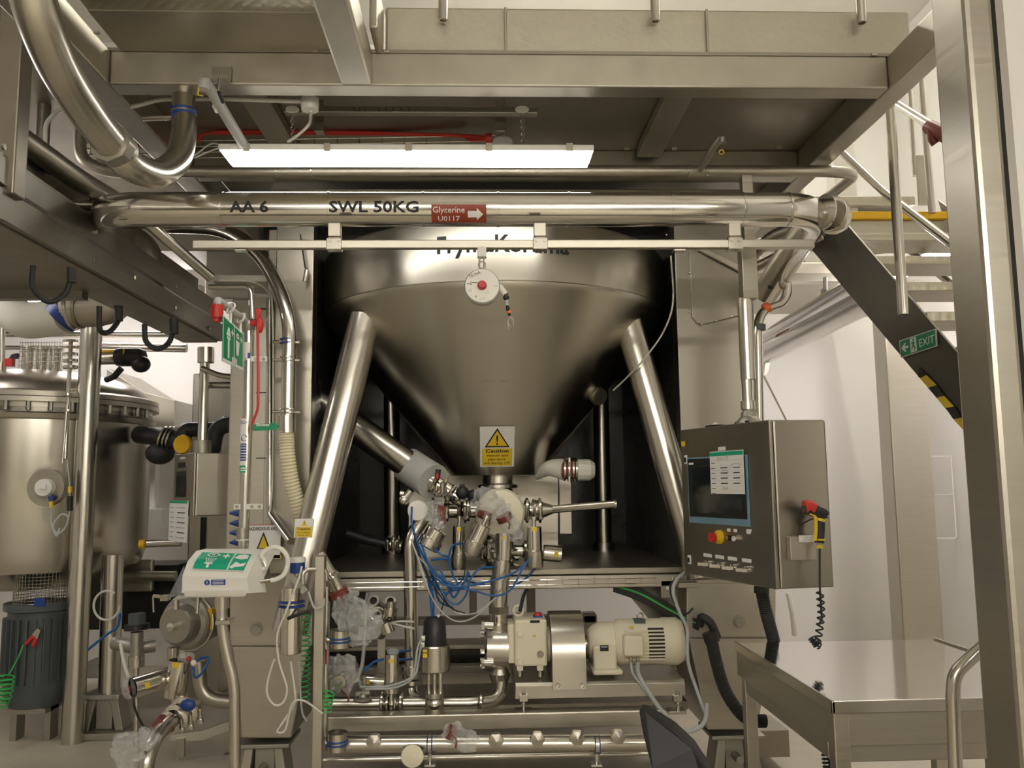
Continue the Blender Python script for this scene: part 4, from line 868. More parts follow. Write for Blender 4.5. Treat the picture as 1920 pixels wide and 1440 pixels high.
for px, py in ((975, 1188), (975, 1241), (1013, 1227)): m_.lathe([(0, -.012), (.014, -.012), (.017, 0), (.02, .004), (0, .004)], W(px, py, PD-.13), (0, 1, 0), CR if px < 1000 else DK, 16)
m_.obj('inspection_plug', CR, gb)
m_ = M()
for px in (975, 1013): m_.wb(px-6, 1248, px+6, 1258, PD-.12, .05); m_.wb(px-6, 1248, px+6, 1258, PD+.08, .05); m_.wc(px, 1256, px, 1268, PD-.1, 5, TB)
m_.obj('foot', CR, t, bev=.003)
m_ = M(); m_.torus(W(972, 1145, PD), (0, 1, 0), .024, .007, CR); m_.wc(972, 1152, 972, 1163, PD, 5); m_.obj('lifting_eye', CR, t)
M().lathe([(0, .022), (.016, .020), (.018, 0), (0, 0)], W(1008, 1156, PD-.05), (0, 0, 1), RD, 16).obj('oil_cap', RD, t, label='red oil filler cap')
M().wb(1000, 1155, 1017, 1160, PD-.07, .05).obj('cap_base', NV, t)
m_ = M(); m_.wb(994, 1163, 1012, 1168, PD-.133, .003, BKI).wb(999, 1191, 1005, 1194, PD-.133, .003, YL); m_.obj('name_plate', BKI, gb)
m_ = M(); m_.cyl(yz(1024, 1207), yz(1034, 1207), .085, mt=CR).cyl(yz(1030, 1207), yz(1105, 1207), .03, mt=TB); m_.obj('shaft_hub', CR, t)
t = T('coupling_guard', 'arched bright steel coupling guard between the pump and the cream motor', 'guard', W(1066, 1290, 4.25))
a = W(1036, 1292, 4.22); b = W(1099, 1292, 4.22); zt = W(1066, 1147, 4.36).z; zb = a.z
pr = [(4.20, zb), (4.20, zt-.20)]+[(4.40-.2*math.cos(q), zt-.20+.2*math.sin(q)) for q in [PI/2*i/10 for i in range(1, 11)]]+[(4.40+.2*math.sin(q), zt-.20+.2*math.cos(q)) for q in [PI/2*i/10 for i in range(1, 11)]]+[(4.60, zb)]
m_ = M(); n = len(pr); vs = [V((x, y, z)) for x in (a.x, b.x) for y, z in pr]; m_.add(vs, [(i, i+1, n+i+1, n+i)[::-1] for i in range(n-1)], TB, True); m_.add(vs, [tuple(range(n)), tuple(range(n, 2*n))[::-1]], DK); m_.obj('guard_cover', BR, t)
m_ = M()
for px in (1046, 1092): m_.wc(px, 1286, px+1, 1286, 4.19, 4, TB, d2=4.2); p = W(px, 1287, 4.2); m_.cyl(p, p-V((0, .012, 0)), .012, seg=6)
m_.obj('bolt', PO, t)
t = T('gear_motor', 'cream electric gear motor with terminal box and finned body', 'motor', W(1200, 1262, PD))
m_ = M(); yz = lambda px: W(px, 1203, PD); z0 = yz(1190).z
def on(px): p = yz(px); p.z = z0; return p
m_.lathe([(0, 0), (.06, 0), (.085, .03), (.10, .07), (.10, .13), (.085, .15)], on(1100), (1, 0, 0), CR, 36)
c_ = on(1130); m_.bb((on(1107).x, PD-.11, W(1130, 1262, PD-.11).z), (on(1150).x, PD+.11, z0)); m_.bb((on(1104).x, PD-.15, W(1130, 1267, PD-.15).z), (on(1158).x, PD+.15, W(1130, 1257, PD-.15).z)); m_.obj('gear_housing', CR, t, bev=.01)
m_ = M(); R_ = 41*S(PD); m_.lathe([(.06, 0), (R_*.85, .0), (R_, .02), (R_, on(1240).x-on(1150).x), (R_*1.03, on(1240).x-on(1150).x+.005), (R_*1.03, on(1268).x-on(1150).x), (R_*.9, on(1277).x-on(1150).x), (0, on(1279).x-on(1150).x)], on(1150), (1, 0, 0), CR, 48)
m_.obj('motor_body', CR, t)
m_ = M()
for k in range(9):
    an = -.62+k*.155; y = PD-math.cos(an)*(R_+.004); z = z0+math.sin(an)*(R_+.004)
    m_.bb((on(1165).x, y-.006, z-.0035), (on(1238).x, y+.02, z+.0035), CR)
m_.obj('cooling_fins', CR, t)
m_ = M(); 
for k in range(9): an = -.62+(k+.5)*.155; y = PD-math.cos(an)*(R_+.0015); z = z0+math.sin(an)*(R_+.0015); m_.bb((on(1209).x, y-.001, z-.006), (on(1238).x, y+.01, z+.006), BKI)
m_.obj('vent_slots', BKI, t)
a = W(1170, 1193, PD-R_-.05); b = W(1207, 1231, PD-R_-.05); tbx = M().bb((a.x, PD-R_-.05, b.z), (b.x, PD-R_+.03, a.z)).obj('terminal_box', CR, t, bev=.01)
m_ = M()
for px in (1183, 1196): m_.wc(px, 1232, px, 1243, PD-R_-.01, 3.4, TB)
m_.obj('cable_gland', TB, tbx)
m_ = M(); m_.wb(1125, 1210, 1141, 1221, PD-.112, .003, BKI).wb(1127, 1212, 1139, 1214, PD-.114, .003, GW); m_.wb(1180, 1174, 1188, 1178, PD-R_-.0, .003, YL); m_.obj('name_plate', BKI, t)
m_ = M(); m_.torus(W(1200, 1155, PD), (0, 1, 0), .015, .004, TB); m_.wb(1190, 1162, 1210, 1169, PD-.06, .06, MG); m_.obj('lifting_eye', TB, t)
for pts, l_ in (([(1196, 1243, 4.2), (1200, 1270, 4.2), (1235, 1325, 4.15), (1270, 1364, 4.1), (1295, 1371, 4.1), (1320, 1355, 4.1), (1326, 1320, 4.15)], 'thick grey motor cable looping under the skid beside the cream motor'), ([(1183, 1243, 4.22), (1188, 1265, 4.2), (1215, 1300, 4.18), (1245, 1340, 4.14)], 'thin grey motor cable behind the thick one')):
    M().wt(pts, 4 if 'thick' in l_[:6] else 2.2, GW, spl=True, seg=12).obj('motor_cable', GW, cat='cable', label=l_)

# ---- lower process line
t = T('process_line', 'horizontal stainless process line with elbow rising into the pump', 'pipe', W(780, 1330, 4.3))
m_ = M(); m_.wt([(600, 1320, 4.3), (890, 1318, 4.3), (935, 1312, 4.35), (940, 1270, 4.4)], 12.5, TB, seg=24, fil=.10); m_.obj('pipe_run', TB, t)
m_ = M()
for px in (717, 727, 742, 752, 902): triclamp(m_, W(px, 1319, 4.3), (1, 0, 0), .05 if px < 900 else .045, .012)
m_.obj('union', TB, t)
t = T('control_valve', 'globe control valve with black positioner head and bright actuator on the lower line', 'valve', W(815, 1318, 4.28))
m_ = M(); m_.sph(W(815, 1319, 4.28), 18*S(4.28), TB); m_.wc(815, 1298, 815, 1306, 4.28, 18, TB); m_.obj('valve_body', TB, t)
m_ = M()
for px, r_ in ((804, 2.5), (815, 3.5), (826, 4)): m_.wc(px, 1255, px, 1300, 4.28, r_, PO)
m_.obj('yoke', PO, t)
M().lathe([(0, 0), (26*S(4.28), 0), (28*S(4.28), .006), (28*S(4.28), .118), (26*S(4.28), .124), (0, .124)], W(815, 1258, 4.28), (0, 0, 1), TB, 40).obj('actuator_can', TB, t)
m_ = M(); z = W(815, 1216, 4.28); m_.lathe([(0, 0), (.055, 0), (.058, .01), (.058, .04), (.053, .13), (.04, .148), (0, .15)], z, (0, 0, 1), PB, 28); m_.sph(W(822, 1155, 4.26), .008, WP); m_.obj('positioner_head', PB, t)
m_ = M(); m_.lathe([(.05, 0), (.054, .006), (.05, .012)], z-V((0, 0, .004)), (0, 0, 1), GP, 28); m_.wc(790, 1197, 797, 1197, 4.22, 5, WP).wc(789, 1209, 796, 1209, 4.22, 5, WP); m_.obj('connector', WP, t)
m_ = M(); m_.wb(793, 1218, 801, 1223, 4.2, .003, YL).wb(793, 1225, 801, 1233, 4.2, .003, YL); m_.obj('yellow_tag', YL, t)
for pts, l_ in (([(790, 1197, 4.2), (783, 1215, 4.2), (778, 1250, 4.2), (770, 1275, 4.2), (735, 1290, 4.2), (685, 1292, 4.2)], 'grey cable curving from the black positioner down to the hand valve'), ([(790, 1209, 4.2), (784, 1240, 4.22), (775, 1268, 4.2), (730, 1286, 4.2), (675, 1288, 4.22)], 'second grey cable close below the first one from the positioner')):
    M().wt(pts, 2, GW, spl=True).obj('signal_cable', GW, cat='cable', label=l_)
actuator('upright bright actuator standing on the lower line beside the control valve', 734, 1300, 735, 1226, 4.25, 12.5, None, 0, .85)
M().sph(W(737, 1222, 4.25), .03, BG, (1, 1, .6)).obj('clear_dome', WP, cat='cap', label='clear dome cap on the upright actuator on the lower line')
actuator('actuator lying flat behind the upright one on the lower line', 722, 1278, 684, 1276, 4.35, 11, None, 0, .8)
for pts, l_ in (([(747, 1222, 4.25), (770, 1219, 4.4)], 'upper blue tube joining the upright actuator to the pipe'), ([(748, 1237, 4.25), (772, 1236, 4.4)], 'lower blue tube joining the upright actuator to the pipe'), ([(720, 1236, 4.3), (700, 1242, 4.3), (683, 1258, 4.3)], 'short blue tube curving over the flat actuator')): M().wt(pts, 2.2, BT, spl=True).obj('air_tube', BT, cat='tube', label=l_)
# hand ball valve at left of line
t = T('hand_valve', 'small hand valve on the lower line by the stanchion', 'valve', W(683, 1312, 4.25))
m_ = M(); m_.wc(683, 1268, 683, 1300, 4.25, 4).wc(668, 1303, 694, 1298, 4.25, 6); m_.sph(W(680, 1306, 4.25), .025); triclamp(m_, W(680, 1310, 4.25), (0, 0, 1), .04, .01); m_.obj('valve_body', CA, t)
t = T('conduit_cable', 'grey vertical bundled cable beside the stacked tri-clamp fittings', 'cable', W(685, 1260, 4.5))
M().wt([(690, 1095, 4.5), (687, 1150, 4.5), (680, 1240, 4.45), (672, 1270, 4.4), (680, 1290, 4.3)], 3.5, GW, spl=True).obj('cable_run', GW, t)
# stacked open fittings in the middle-left
t = T('fitting_rack', 'bundle of open dark stainless fittings and elbows stored beside the vertical pipe', 'pipe fittings', W(725, 1230, 4.55))
for pts, r_, l_ in (([(700, 1126, 4.45), (715, 1140, 4.6)], 11, 'open_fitting'), ([(732, 1126, 4.45), (735, 1150, 4.55)], 10, 'open_fitting'), ([(705, 1152, 4.42), (712, 1180, 4.5)], 11, 'open_fitting')):
    m_ = M(); a = W(*pts[0]); b = W(*pts[1]); R_ = r_*S(4.45); m_.lathe([(R_*.6, .05), (R_*.62, 0), (R_, 0), (R_, .02), (R_*.8, .03), (R_*.8, (b-a).length+.05)], a, (b-a), CA, 28); m_.lathe([(0, .02), (R_*.6, .02)], a, (b-a), BKI, 20); m_.obj(l_, CA, t)
m_ = M(); m_.wc(733, 1128, 731, 1160, 4.4, 7, TB); m_.wc(732, 1140, 730, 1152, 4.4, 13, TB); m_.wc(731, 1154, 730, 1160, 4.4, 8, TB); m_.lathe([(0, 0), (5*S(4.4), 0)], W(730, 1161.5, 4.38), (0, -1, -.4), BKI, 16); m_.wc(722, 1168, 728, 1186, 4.45, 14, TB); m_.torus(W(708, 1152, 4.4), (0, 1, 0), .034, .004, PO); m_.obj('valve_stack', CA, t)
m_ = M(); m_.wb(708, 1180, 722, 1262, 4.55, .03, BR); m_.obj('rack_bar', BR, t)
m_ = M(); m_.wt([(733, 1168, 4.4), (752, 1165, 4.38), (776, 1166, 4.36)], 2, CW, spl=True).wt([(733, 1168, 4.4), (755, 1174, 4.38), (777, 1179, 4.36)], 2, CW, spl=True); m_.obj('plastic_tube', CW, t)
# ---- lower header with hex plugs
HD = 3.95; t = T('drain_header', 'low horizontal drain header pipe with hexagonal plugs near the floor', 'pipe', W(900, 1400, HD))
a = W(612, 1396, HD); b = W(1212, 1393, HD); m_ = M(); m_.tube([a, b], 14.5*S(HD), seg=28); m_.tube(PW([(600, 1425, HD+.1), (1215, 1412, HD+.1)]), 5*S(HD)); m_.obj('pipe_run', TB, t)
for px, py, r_, d in ((700, 1392, 14, HD-.05), (930, 1390, 14, HD-.05), (1008, 1387, 13.5, HD-.05), (1083, 1385, 13.5, HD-.05), (1160, 1383, 13.5, HD-.05), (773, 1418, 20, HD-.08)):
    m_ = M(); c_ = W(px, py, d); R_ = r_*S(d); m_.cyl(c_, c_+V((0, .03, -.0)), R_, seg=6, smooth=False); m_.lathe([(0, -.009), (R_, 0)], c_, (0, 1, 0), CR if r_ > 15 else TB, 24 if r_ > 15 else 6, False); m_.cyl(c_+V((0, .03, 0)), c_+V((0, .09, -.01)), R_*.7); m_.obj('hex_plug', TB if r_ < 15 else CA, t)
for px in (806, 1119):
    m_ = M(); c_ = W(px, 1396, HD); m_.lathe([(15.5*S(HD), -.014), (16*S(HD), -.014), (16*S(HD), .014), (15.5*S(HD), .014)], c_, (1, 0, 0), PO, 28)
    for q in (-.01, .01): m_.torus(c_+V((q, 0, 0)), (1, 0, 0), 16*S(HD), .0025, BL)
    m_.wc(px, 1412, px, 1436, HD, 3.5); m_.wb(px-10, 1434, px+10, 1438, HD-.03, .06); m_.obj('pipe_support', PO, t)
def cup(px, py, lab):
    q = T('pipe_holder', lab, 'pipe holder', W(px, py+16, 3.88)); R_ = 17*S(3.88); h = 30*S(3.88)
    m_ = M(); m_.lathe([(0, 0), (R_, 0), (R_, h), (R_*1.08, h+.004), (R_*.9, h+.004), (R_*.9, h*.7), (0, h*.7)], W(px, py+16, 3.88), (0, 0, 1), TB, 32, True); m_.obj('cup', TB, q)
    m_ = M()
    for o in (.35, .55): m_.torus(W(px, py+16, 3.88)+V((0, 0, h*o)), (0, 0, 1), R_*1.05, .004, BL)
    m_.obj('clamp_band', BL, q); M().wc(px-18, py+2, px-34, py+1, 3.88, 4, PO).obj('arm', PO, q)
cup(637, 1198, 'short open steel cup with blue band beside the big plastic bag'); cup(632, 1391, 'short open steel cup with blue band at the stanchion end of the drain header')
# bags lower
t = T('stub_pipe', 'slanting stub pipe with hose clamp leading down into the big plastic bag', 'pipe', W(640, 1115, 4.0))
M().wt([(600, 1040, 4.05), (640, 1112, 4.0)], 10.5, TB, seg=22).obj('pipe_run', TB, t); M().wc(618, 1076, 624, 1084, 4.02, 13, PO).wc(622, 1078, 634, 1072, 3.98, 3, PO).obj('clamp', PO, t)
bag('plastic_bag', 'big clear plastic bag hanging from the slanting stub pipe', [(638, 1116, 3.96), (648, 1136, 3.96), (668, 1165, 3.96), (690, 1188, 3.96), (700, 1200, 3.96)], [14, 27, 34, 30, 14], [(636, 1113, 15, (.5, 0, -1))], 5)
bag('plastic_bag', 'clear plastic bag wrapped round a pipe end below the steel cup', [(622, 1262, 4.0), (645, 1262, 4.0), (670, 1252, 4.0)], [27, 32, 16], [(646, 1290, 8, (1, .3, .6))], 6)
m_ = M(); m_.lathe([(.012, .05), (.014, 0), (.028, 0), (.032, .02), (.032, .08)], W(636, 1279, 3.92), (.1, 1, 0), TB, 24); m_.obj('pipe_end', TB, cat='pipe', label='open pipe end inside the lower plastic bag')
bag('plastic_bag', 'crumpled clear bag with a red band lying on the drain header', [(832, 1368, 3.82), (850, 1372, 3.82), (872, 1390, 3.82), (895, 1396, 3.82)], [8, 16, 18, 12], [(846, 1373, 11, (1, .2, -.4))], 7)
# ================================================================== LEFT SIDE: column panels, shower, eyewash
t = T('control_cabinet', 'tall grey steel cabinet panel behind the emergency shower pipe', 'cabinet', W(470, 1040, 4.75))
M().wb(428, 560, 500, 1100, 4.8, .35).obj('cabinet_body', BR, t, bev=.008)
M().wb(498, 430, 520, 1010, 4.55, .05).wb(470, 520, 500, 1000, 4.72, .05).obj('vertical_channel', BR, t, bev=.005)
m_ = M()
for py in (578, 735, 858): m_.wb(480, py, 512, py+2, 4.5, .01)
m_.obj('cable_tie', BKI, t)
t = T('rear_cabinet', 'pale grey cabinets on the far side behind the small control box', 'cabinet', W(400, 1100, 6.4))
a = W(362, 700, 6.4); b = W(425, 700, 6.4); M().bb((a.x, 6.4, 0), (b.x, 6.7, a.z)).obj('cabinet_body', BR, t, bev=.01); M().wb(375, 970, 385, 1050, 6.38, .02, BKI).wb(415, 700, 428, 1050, 6.3, .1, WP).obj('door_gap', BKI, t)
# vertical product pipe with flexible cream hose
t = T('product_hose_pipe', 'arched stainless product pipe dropping onto the cream ribbed hose', 'pipe', W(540, 810, 4.25))
m_ = M(); m_.wt([(300, 425, 4.6), (410, 432, 4.5), (478, 472, 4.4), (522, 540, 4.3), (541, 610, 4.25), (541, 700, 4.25), (539, 806, 4.25)], 12.5, TB, spl=True, seg=24); m_.obj('pipe_run', TB, t)
m_ = M(); m_.wt([(360, 425, 4.8), (440, 440, 4.7), (500, 490, 4.6), (532, 560, 4.5), (545, 640, 4.5)], 12, TB, spl=True, seg=20); m_.obj('rear_pipe', TB, t)
for py, mm in ((640, BL), (674, PO), (771, PO)):
    m_ = M()
    for o in (-3.5, 3.5): m_.torus(W(540, py+o, 4.25), (0, 0, 1), 14*S(4.25), .004, mm)
    m_.wc(524, py+1, 512, py+1, 4.25, 3, PO).wc(552, py+2, 562, py+2, 4.25, 3, PO); m_.obj('pipe_clamp', PO, t)
M().wc(538, 780, 538, 812, 4.25, 15, TB).obj('ferrule', TB, t)
t = T('corrugated_hose', 'cream ribbed flexible hose curving behind the stickered hopper leg', 'hose', W(538, 812, 4.25))
P = PW([(537, 808, 4.25), (539, 850, 4.25), (546, 900, 4.27), (560, 950, 4.3), (578, 1000, 4.33), (596, 1040, 4.3), (604, 1060, 4.2)])
m_ = M(); L = 90; m_.tube(P, 14*S(4.25), CH, 24, spl=True); base = m_.v[:]; m_ = M()
Q = []; E = [P[0]*2-P[1]]+P+[P[-1]*2-P[-2]]
def spline(E, n):
    out = []
    for i in range(1, len(E)-2):
        for k in range(n):
            t_ = k/n; a, b, c, d = E[i-1:i+3]; out.append(.5*((2*b)+(c-a)*t_+(2*a-5*b+4*c-d)*t_*t_+(3*b-a-3*c+d)*t_**3))
    return out+[E[-2]]
def ribbed(P, r, mt, n=40, amp=.08, per=4, seg=22):
    Q = spline([P[0]*2-P[1]]+P+[P[-1]*2-P[-2]], n); N = len(Q)
    return M().tube(Q, r, mt, seg, rf=lambda u: r*(1+amp*math.sin(u*(N-1)*2*PI/per)))
ribbed(P, 14*S(4.25), CH, 48, .06, 6).obj('hose_wall', CH, t)
t = T('bent_tube', 'thin steel tube running down the column then slanting to the stickered hopper leg', 'pipe', W(504, 980, 4.35))
M().wt([(506, 560, 4.5), (506, 962, 4.4), (545, 1015, 4.2)], 7, TB, fil=.04).obj('pipe_run', TB, t)
M().wt([(412, 525, 4.5), (470, 528, 4.5), (500, 545, 4.45), (511, 590, 4.4), (511, 880, 4.38), (506, 960, 4.3)], 1.8, CW, spl=True, seg=8).obj('thin_cable', CW, cat='cable', label='thin white cable following the column edge beside the bent tube')
t = T('shelf_bracket', 'flat horizontal steel bracket plate above the shower between beam and column', 'bracket', W(440, 520, 4.5)); M().wb(400, 516, 500, 528, 4.5, .1).obj('bracket_plate', BR, t)
M().wt([(563, 440, 4.35), (572, 440+60, 4.35), (575, 506, 4.35)], 1.6, BKI).wc(575, 506, 571, 528, 4.35, 4, TB).obj('cable_plug', TB, cat='cable', label='short black cable with metal plug dangling in front of the frame column')
# emergency shower
SD = 4.05
t = T('emergency_shower', 'emergency shower riser pipe with grey arm and red nozzle', 'shower', W(455, 1200, SD))
m_ = M(); m_.wt([(467, 610, SD), (465, 770, SD), (457, 1000, SD), (455, 1045, SD)], 9.5, TB, seg=22); m_.obj('riser', TB, t)
m_ = M(); m_.wt([(392, 538, 4.1), (470, 538, 4.08), (472, 600, SD)], 5, TB, fil=.04); m_.obj('supply_tube', TB, t)
m_ = M(); m_.wt([(407, 590, 3.75), (407, 562, 3.75), (462, 604, SD)], 7.5, GP, fil=.02); m_.sph(W(466, 612, SD), .032, CA, (1, 1, 1.2)); m_.obj('shower_arm', GP, t)
M().lathe([(0, 0), (.016, 0), (.018, .015), (.026, .02), (.028, .075), (.022, .078), (0, .078)], W(406.5, 604, 3.75), (0, 0, 1), RD, 24).obj('shower_head', RD, t, label='red shower nozzle')
m_ = M(); m_.wb(478, 578, 488, 600, 4.0, .02).wc(470, 606, 490, 606, 4.0, 5); m_.sph(W(487, 610, 4.0), .03, RD, (.6, .6, 1.3)); m_.obj('pull_lever', RD, t, bev=.003)
m_ = M(); m_.wt([(483, 598, 3.98), (484, 690, 3.98), (484, 768, 3.98), (474, 790, 3.98), (473, 806, 3.98)], 2.6, RD, fil=.03, seg=8); m_.obj('pull_rod', RD, t)
m_ = M(); m_.prism(PW([(473, 796, 3.96), (517, 793, 3.96), (523, 799, 3.96), (517, 806, 3.96), (474, 808, 3.96)]), (0, .008, 0), GN)
fn = facing(495, 797, 3.955, 1); m_.text(fn, 'Shower', -2, -2, 6, WH, width=26, bold=True); m_.obj('pull_handle', GN, t, label='green pull handle reading Shower')
for x0, x1, py in ((438, 492, 950), (455, 500, 673)):
    m_ = M(); m_.wb(x0, py-5, x1, py+5, 4.03, .012, WP)
    for px in (x0+6, x1-20, x1-6): p = W(px, py, 4.025); m_.cyl(p, p+V((0, .01, 0)), .008, mt=CA, seg=10)
    m_.obj('pipe_bracket', WP, t)
M().wc(455, 990, 455, 1012, SD, 11, CA).wc(455, 1011, 455, 1013, SD, 12, WP).obj('coupling', CA, t)
m_ = M()
def rise(px, py): 
    p0 = W(px, py, SD); R_ = 9.5*S(SD)+.0015
    return lambda a, b, k=0: V((p0.x+math.sin(a*S(SD)/R_)*(R_+k), SD-math.cos(a*S(SD)/R_)*(R_+k), p0.z+b*S(SD)))
fn = rise(460, 838); m_.rect(fn, -9, -34, 9, 52, WH, 6, 2); f1 = lift(fn, .0008); f2 = lift(fn, .0016)
m_.text(f1, 'SIGHE', 0, 42, 6, NV, width=17); m_.disc(f1, 0, 16, 6, NV, 16); m_.rect(f1, -7, -26, 7, 6, NV, 4, 1); m_.text(f2, '!', 0, 12.5, 7, WH, bold=True)
for k in range(6): m_.rect(f2, -5.5, -23+k*5, 5.5, -21.5+k*5, WH, 4, 1)
fn = rise(459, 886); m_.rect(fn, -9, 0, 9, 13, GE, 6, 1); m_.rect(lift(fn, .0008), -6, 3, 6, 5, WH, 4, 1); m_.rect(lift(fn, .0008), -6, 7, 6, 9, WH, 4, 1)
fn = rise(465, 665); m_.rect(fn, -8, -10, 8, 22, WH, 6, 1); m_.rect(lift(fn, .0008), 2, -8, 7, 2, NV, 3, 1); m_.obj('pipe_sticker', WH, t, label='white and blue instruction sticker round the riser')
# oblique green shower sign
t = T('shower_sign', 'double green and white emergency shower and eyewash sign hung from the shower arm', 'sign', W(437, 690, 3.9))
A_ = W(417, 677, 3.72); B_ = W(456, 695, 3.98); C_ = W(456, 625, 3.98); D_ = W(418, 589, 3.72)
def sg(a, b, k=0): n_ = V((B_-A_)).cross(D_-A_).normalized(); return (A_*(1-a)+B_*a)*(1-b)+(D_*(1-a)+C_*a)*b+n_*(.002+k)
nn_ = (B_-A_).cross(D_-A_).normalized(); sgn = 1 if nn_.y < 0 else -1
def sgf(k): 
    return lambda a, b: (A_*(1-a)+B_*a)*(1-b)+(D_*(1-a)+C_*a)*b+nn_*sgn*k
m_ = M(); m_.rect(sgf(0), 0, 0, 1, 1, WH, 1, 1); m_.rect(sgf(-.003), 0, 0, 1, 1, GE, 1, 1); m_.rect(sgf(.001), .03, .08, .52, .96, GN, 1, 1); m_.rect(sgf(.001), .56, .08, .97, .96, GN, 1, 1)
w2 = sgf(.002); m_.rect(w2, .22, .12, .30, .55, WH, 1, 1); m_.rect(w2, .18, .55, .34, .6, WH, 1, 1); m_.poly(w2, [(.15, .62), (.36, .62), (.3, .82), (.24, .82)], WH)
for x, y in ((.44, .76), (.87, .76)): m_.rect(w2, x-.015, y-.08, x+.015, y+.08, WH, 1, 1); m_.rect(w2, x-.06, y-.02, x+.06, y+.02, WH, 1, 1)
m_.disc(w2, .70, .78, .07, WH, 16); m_.disc(sgf(.003), .70, .78, .03, GN, 12); m_.poly(w2, [(.64, .3), (.74, .3), (.80, .66), (.60, .66)], WH); m_.rect(w2, .42, .0, .66, .2, WH, 1, 1)
for k in range(4): m_.rect(sgf(.003), .44, .03+k*.04, .62, .045+k*.04, GP, 1, 1)
m_.obj('sign_plate', WH, t)
for f in (.36, .86): m_ = M(); p = D_.lerp(C_, f); m_.tube([p-V((0, 0, .01)), p+V((0, 0, .05))], .006, WP); m_.torus(p+V((0, 0, .06)), (.6, .8, -.4), .024, .005, WP); m_.obj('hanger_ring', WP, t)
# eyewash box
t = T('eyewash_station', 'white plastic eyewash station with green pictogram lid', 'eyewash', W(420, 1120, 3.7))
D0 = 3.6
def ew(px, py, d): return W(px, py, d)
fb = [ew(341, 1088, D0), ew(345, 1072, D0), ew(463, 1078, D0), ew(468, 1114, D0), ew(341, 1118, D0)]
P1 = [ew(341, 1112, D0), ew(342, 1080, D0), ew(352, 1052, D0+.05), ew(368, 1033, D0+.15), ew(385, 1029, D0+.28)]
P2 = [ew(467, 1112, D0), ew(463, 1084, D0), ew(474, 1058, D0+.05), ew(485, 1038, D0+.15), ew(480, 1029, D0+.28)]
b1 = P1[-1].copy(); b1.z = P1[0].z; b2 = P2[-1].copy(); b2.z = P2[0].z; P3 = [V((P2[i].x+.04, P2[i].y+.12, P2[i].z-.012)) for i in range(5)]
m_ = M(); n = 5
m_.add(P1+P2, [(i, n+i, n+i+1, i+1) for i in range(4)], WP, True); m_.add(P2+P3, [(i, n+i, n+i+1, i+1) for i in range(4)], WP, True)
m_.add([P1[-1], P2[-1], b2+V((0, .05, 0)), b1+V((0, .05, 0))], [(0, 1, 2, 3)], WP); m_.add(P1+[b1], [tuple(range(6))], WP); m_.add(P3+[b2+V((0, .05, 0))], [tuple(range(6))], WP)
m_.add([P1[0], P2[0], P3[0], b2, b1], [(4, 3, 2, 1, 0)], WP)
m_.obj('cover', WP, t)
m_ = M(); q = V((0, -.006, 0)); m_.prism([ew(343, 1108, D0-.006), ew(466, 1106, D0-.006), ew(459, 1120, D0-.006), ew(345, 1121, D0-.006)], (0, .20, 0)); m_.obj('bowl_rim', CW, t, bev=.008)
top = lambda a, b, k=0: ((P1[2]*(1-a)+P2[2]*a)*(1-b)+(P1[4]*(1-a)+P2[4]*a)*b)+V((0, -.002-k, .018+k+.030*math.sin(PI*b)))
def top0(a, b, k=0):
    s_ = 1.35+b*1.6; i = int(min(s_, 2.999)); f = s_-i; L_ = P1[i].lerp(P1[i+1], f); R2_ = P2[i].lerp(P2[i+1], f); return L_.lerp(R2_, a)+V((0, -.0025-k, .0015+k*.6))
def tp(k): return lambda a, b: top0(a, b, k)
m_ = M(); m_.rect(tp(.0), .10, .06, .93, .98, WH, 6, 4); m_.rect(tp(.002), .12, .09, .64, .95, GE, 6, 4); m_.rect(tp(.002), .665, .09, .91, .95, GE, 6, 4)
w2 = tp(.004); m_.poly(w2, [(.22, .8), (.29, .92), (.38, .92), (.45, .8), (.38, .68), (.29, .68)], WH); m_.poly(tp(.005), [(.25, .8), (.3, .88), (.37, .88), (.42, .8), (.37, .72), (.3, .72)], GE); m_.disc(tp(.006), .335, .8, .03, WH, 12)
for k in range(5): x = .25+k*.04; m_.poly(w2, [(.29+k*.02, .36), (.30+k*.02, .36), (x+.012, .62), (x, .62)], WH)
m_.rect(w2, .27, .3, .40, .36, WH, 1, 1); m_.rect(w2, .315, .14, .355, .3, WH, 1, 1)
m_.rect(w2, .53, .62, .555, .9, WH, 1, 1); m_.rect(w2, .49, .72, .595, .8, WH, 1, 1)
m_.poly(w2, [(.68, .66), (.72, .84), (.8, .9), (.88, .84), (.89, .66), (.8, .6)], WH); m_.poly(w2, [(.67, .2), (.74, .46), (.82, .36), (.9, .44), (.88, .26), (.76, .22), (.72, .14)], WH)
m_.obj('pictogram_label', GE, t, label='green and white eyewash pictogram label')
fn = facing(403, 1092, D0-.004, 1); m_ = M(); m_.rect(fn, -20, -6, 21, 6, WH, 1, 1); m_.disc(lift(fn, .001), -14, 0, 5.2, NV, 18); m_.rect(lift(fn, .001), -7, -5, 19, 5, NV, 1, 1); m_.text(lift(fn, .002), '!', -14, -3, 6, WH)
for k in range(3): m_.rect(lift(fn, .002), -4, -3+k*2.6, 16, -2+k*2.6, WH, 1, 1)
m_.obj('instruction_label', NV, t)
M().wt([(492, 1068, 3.72), (499, 1060, 3.72), (495, 1048, 3.72), (491, 1040, 3.72), (508, 1027, 3.72), (528, 1030, 3.72), (540, 1050, 3.72), (533, 1076, 3.72), (518, 1086, 3.72), (508, 1088, 3.72)], 4.4, WP, spl=True).obj('flexible_hose', WP, t)
M().wt([(478, 1092, 3.68), (508, 1088, 3.72)], 3.4, TB).wc(494, 1052, 498, 1062, 3.72, 5, TB).obj('hose_fitting', TB, t)
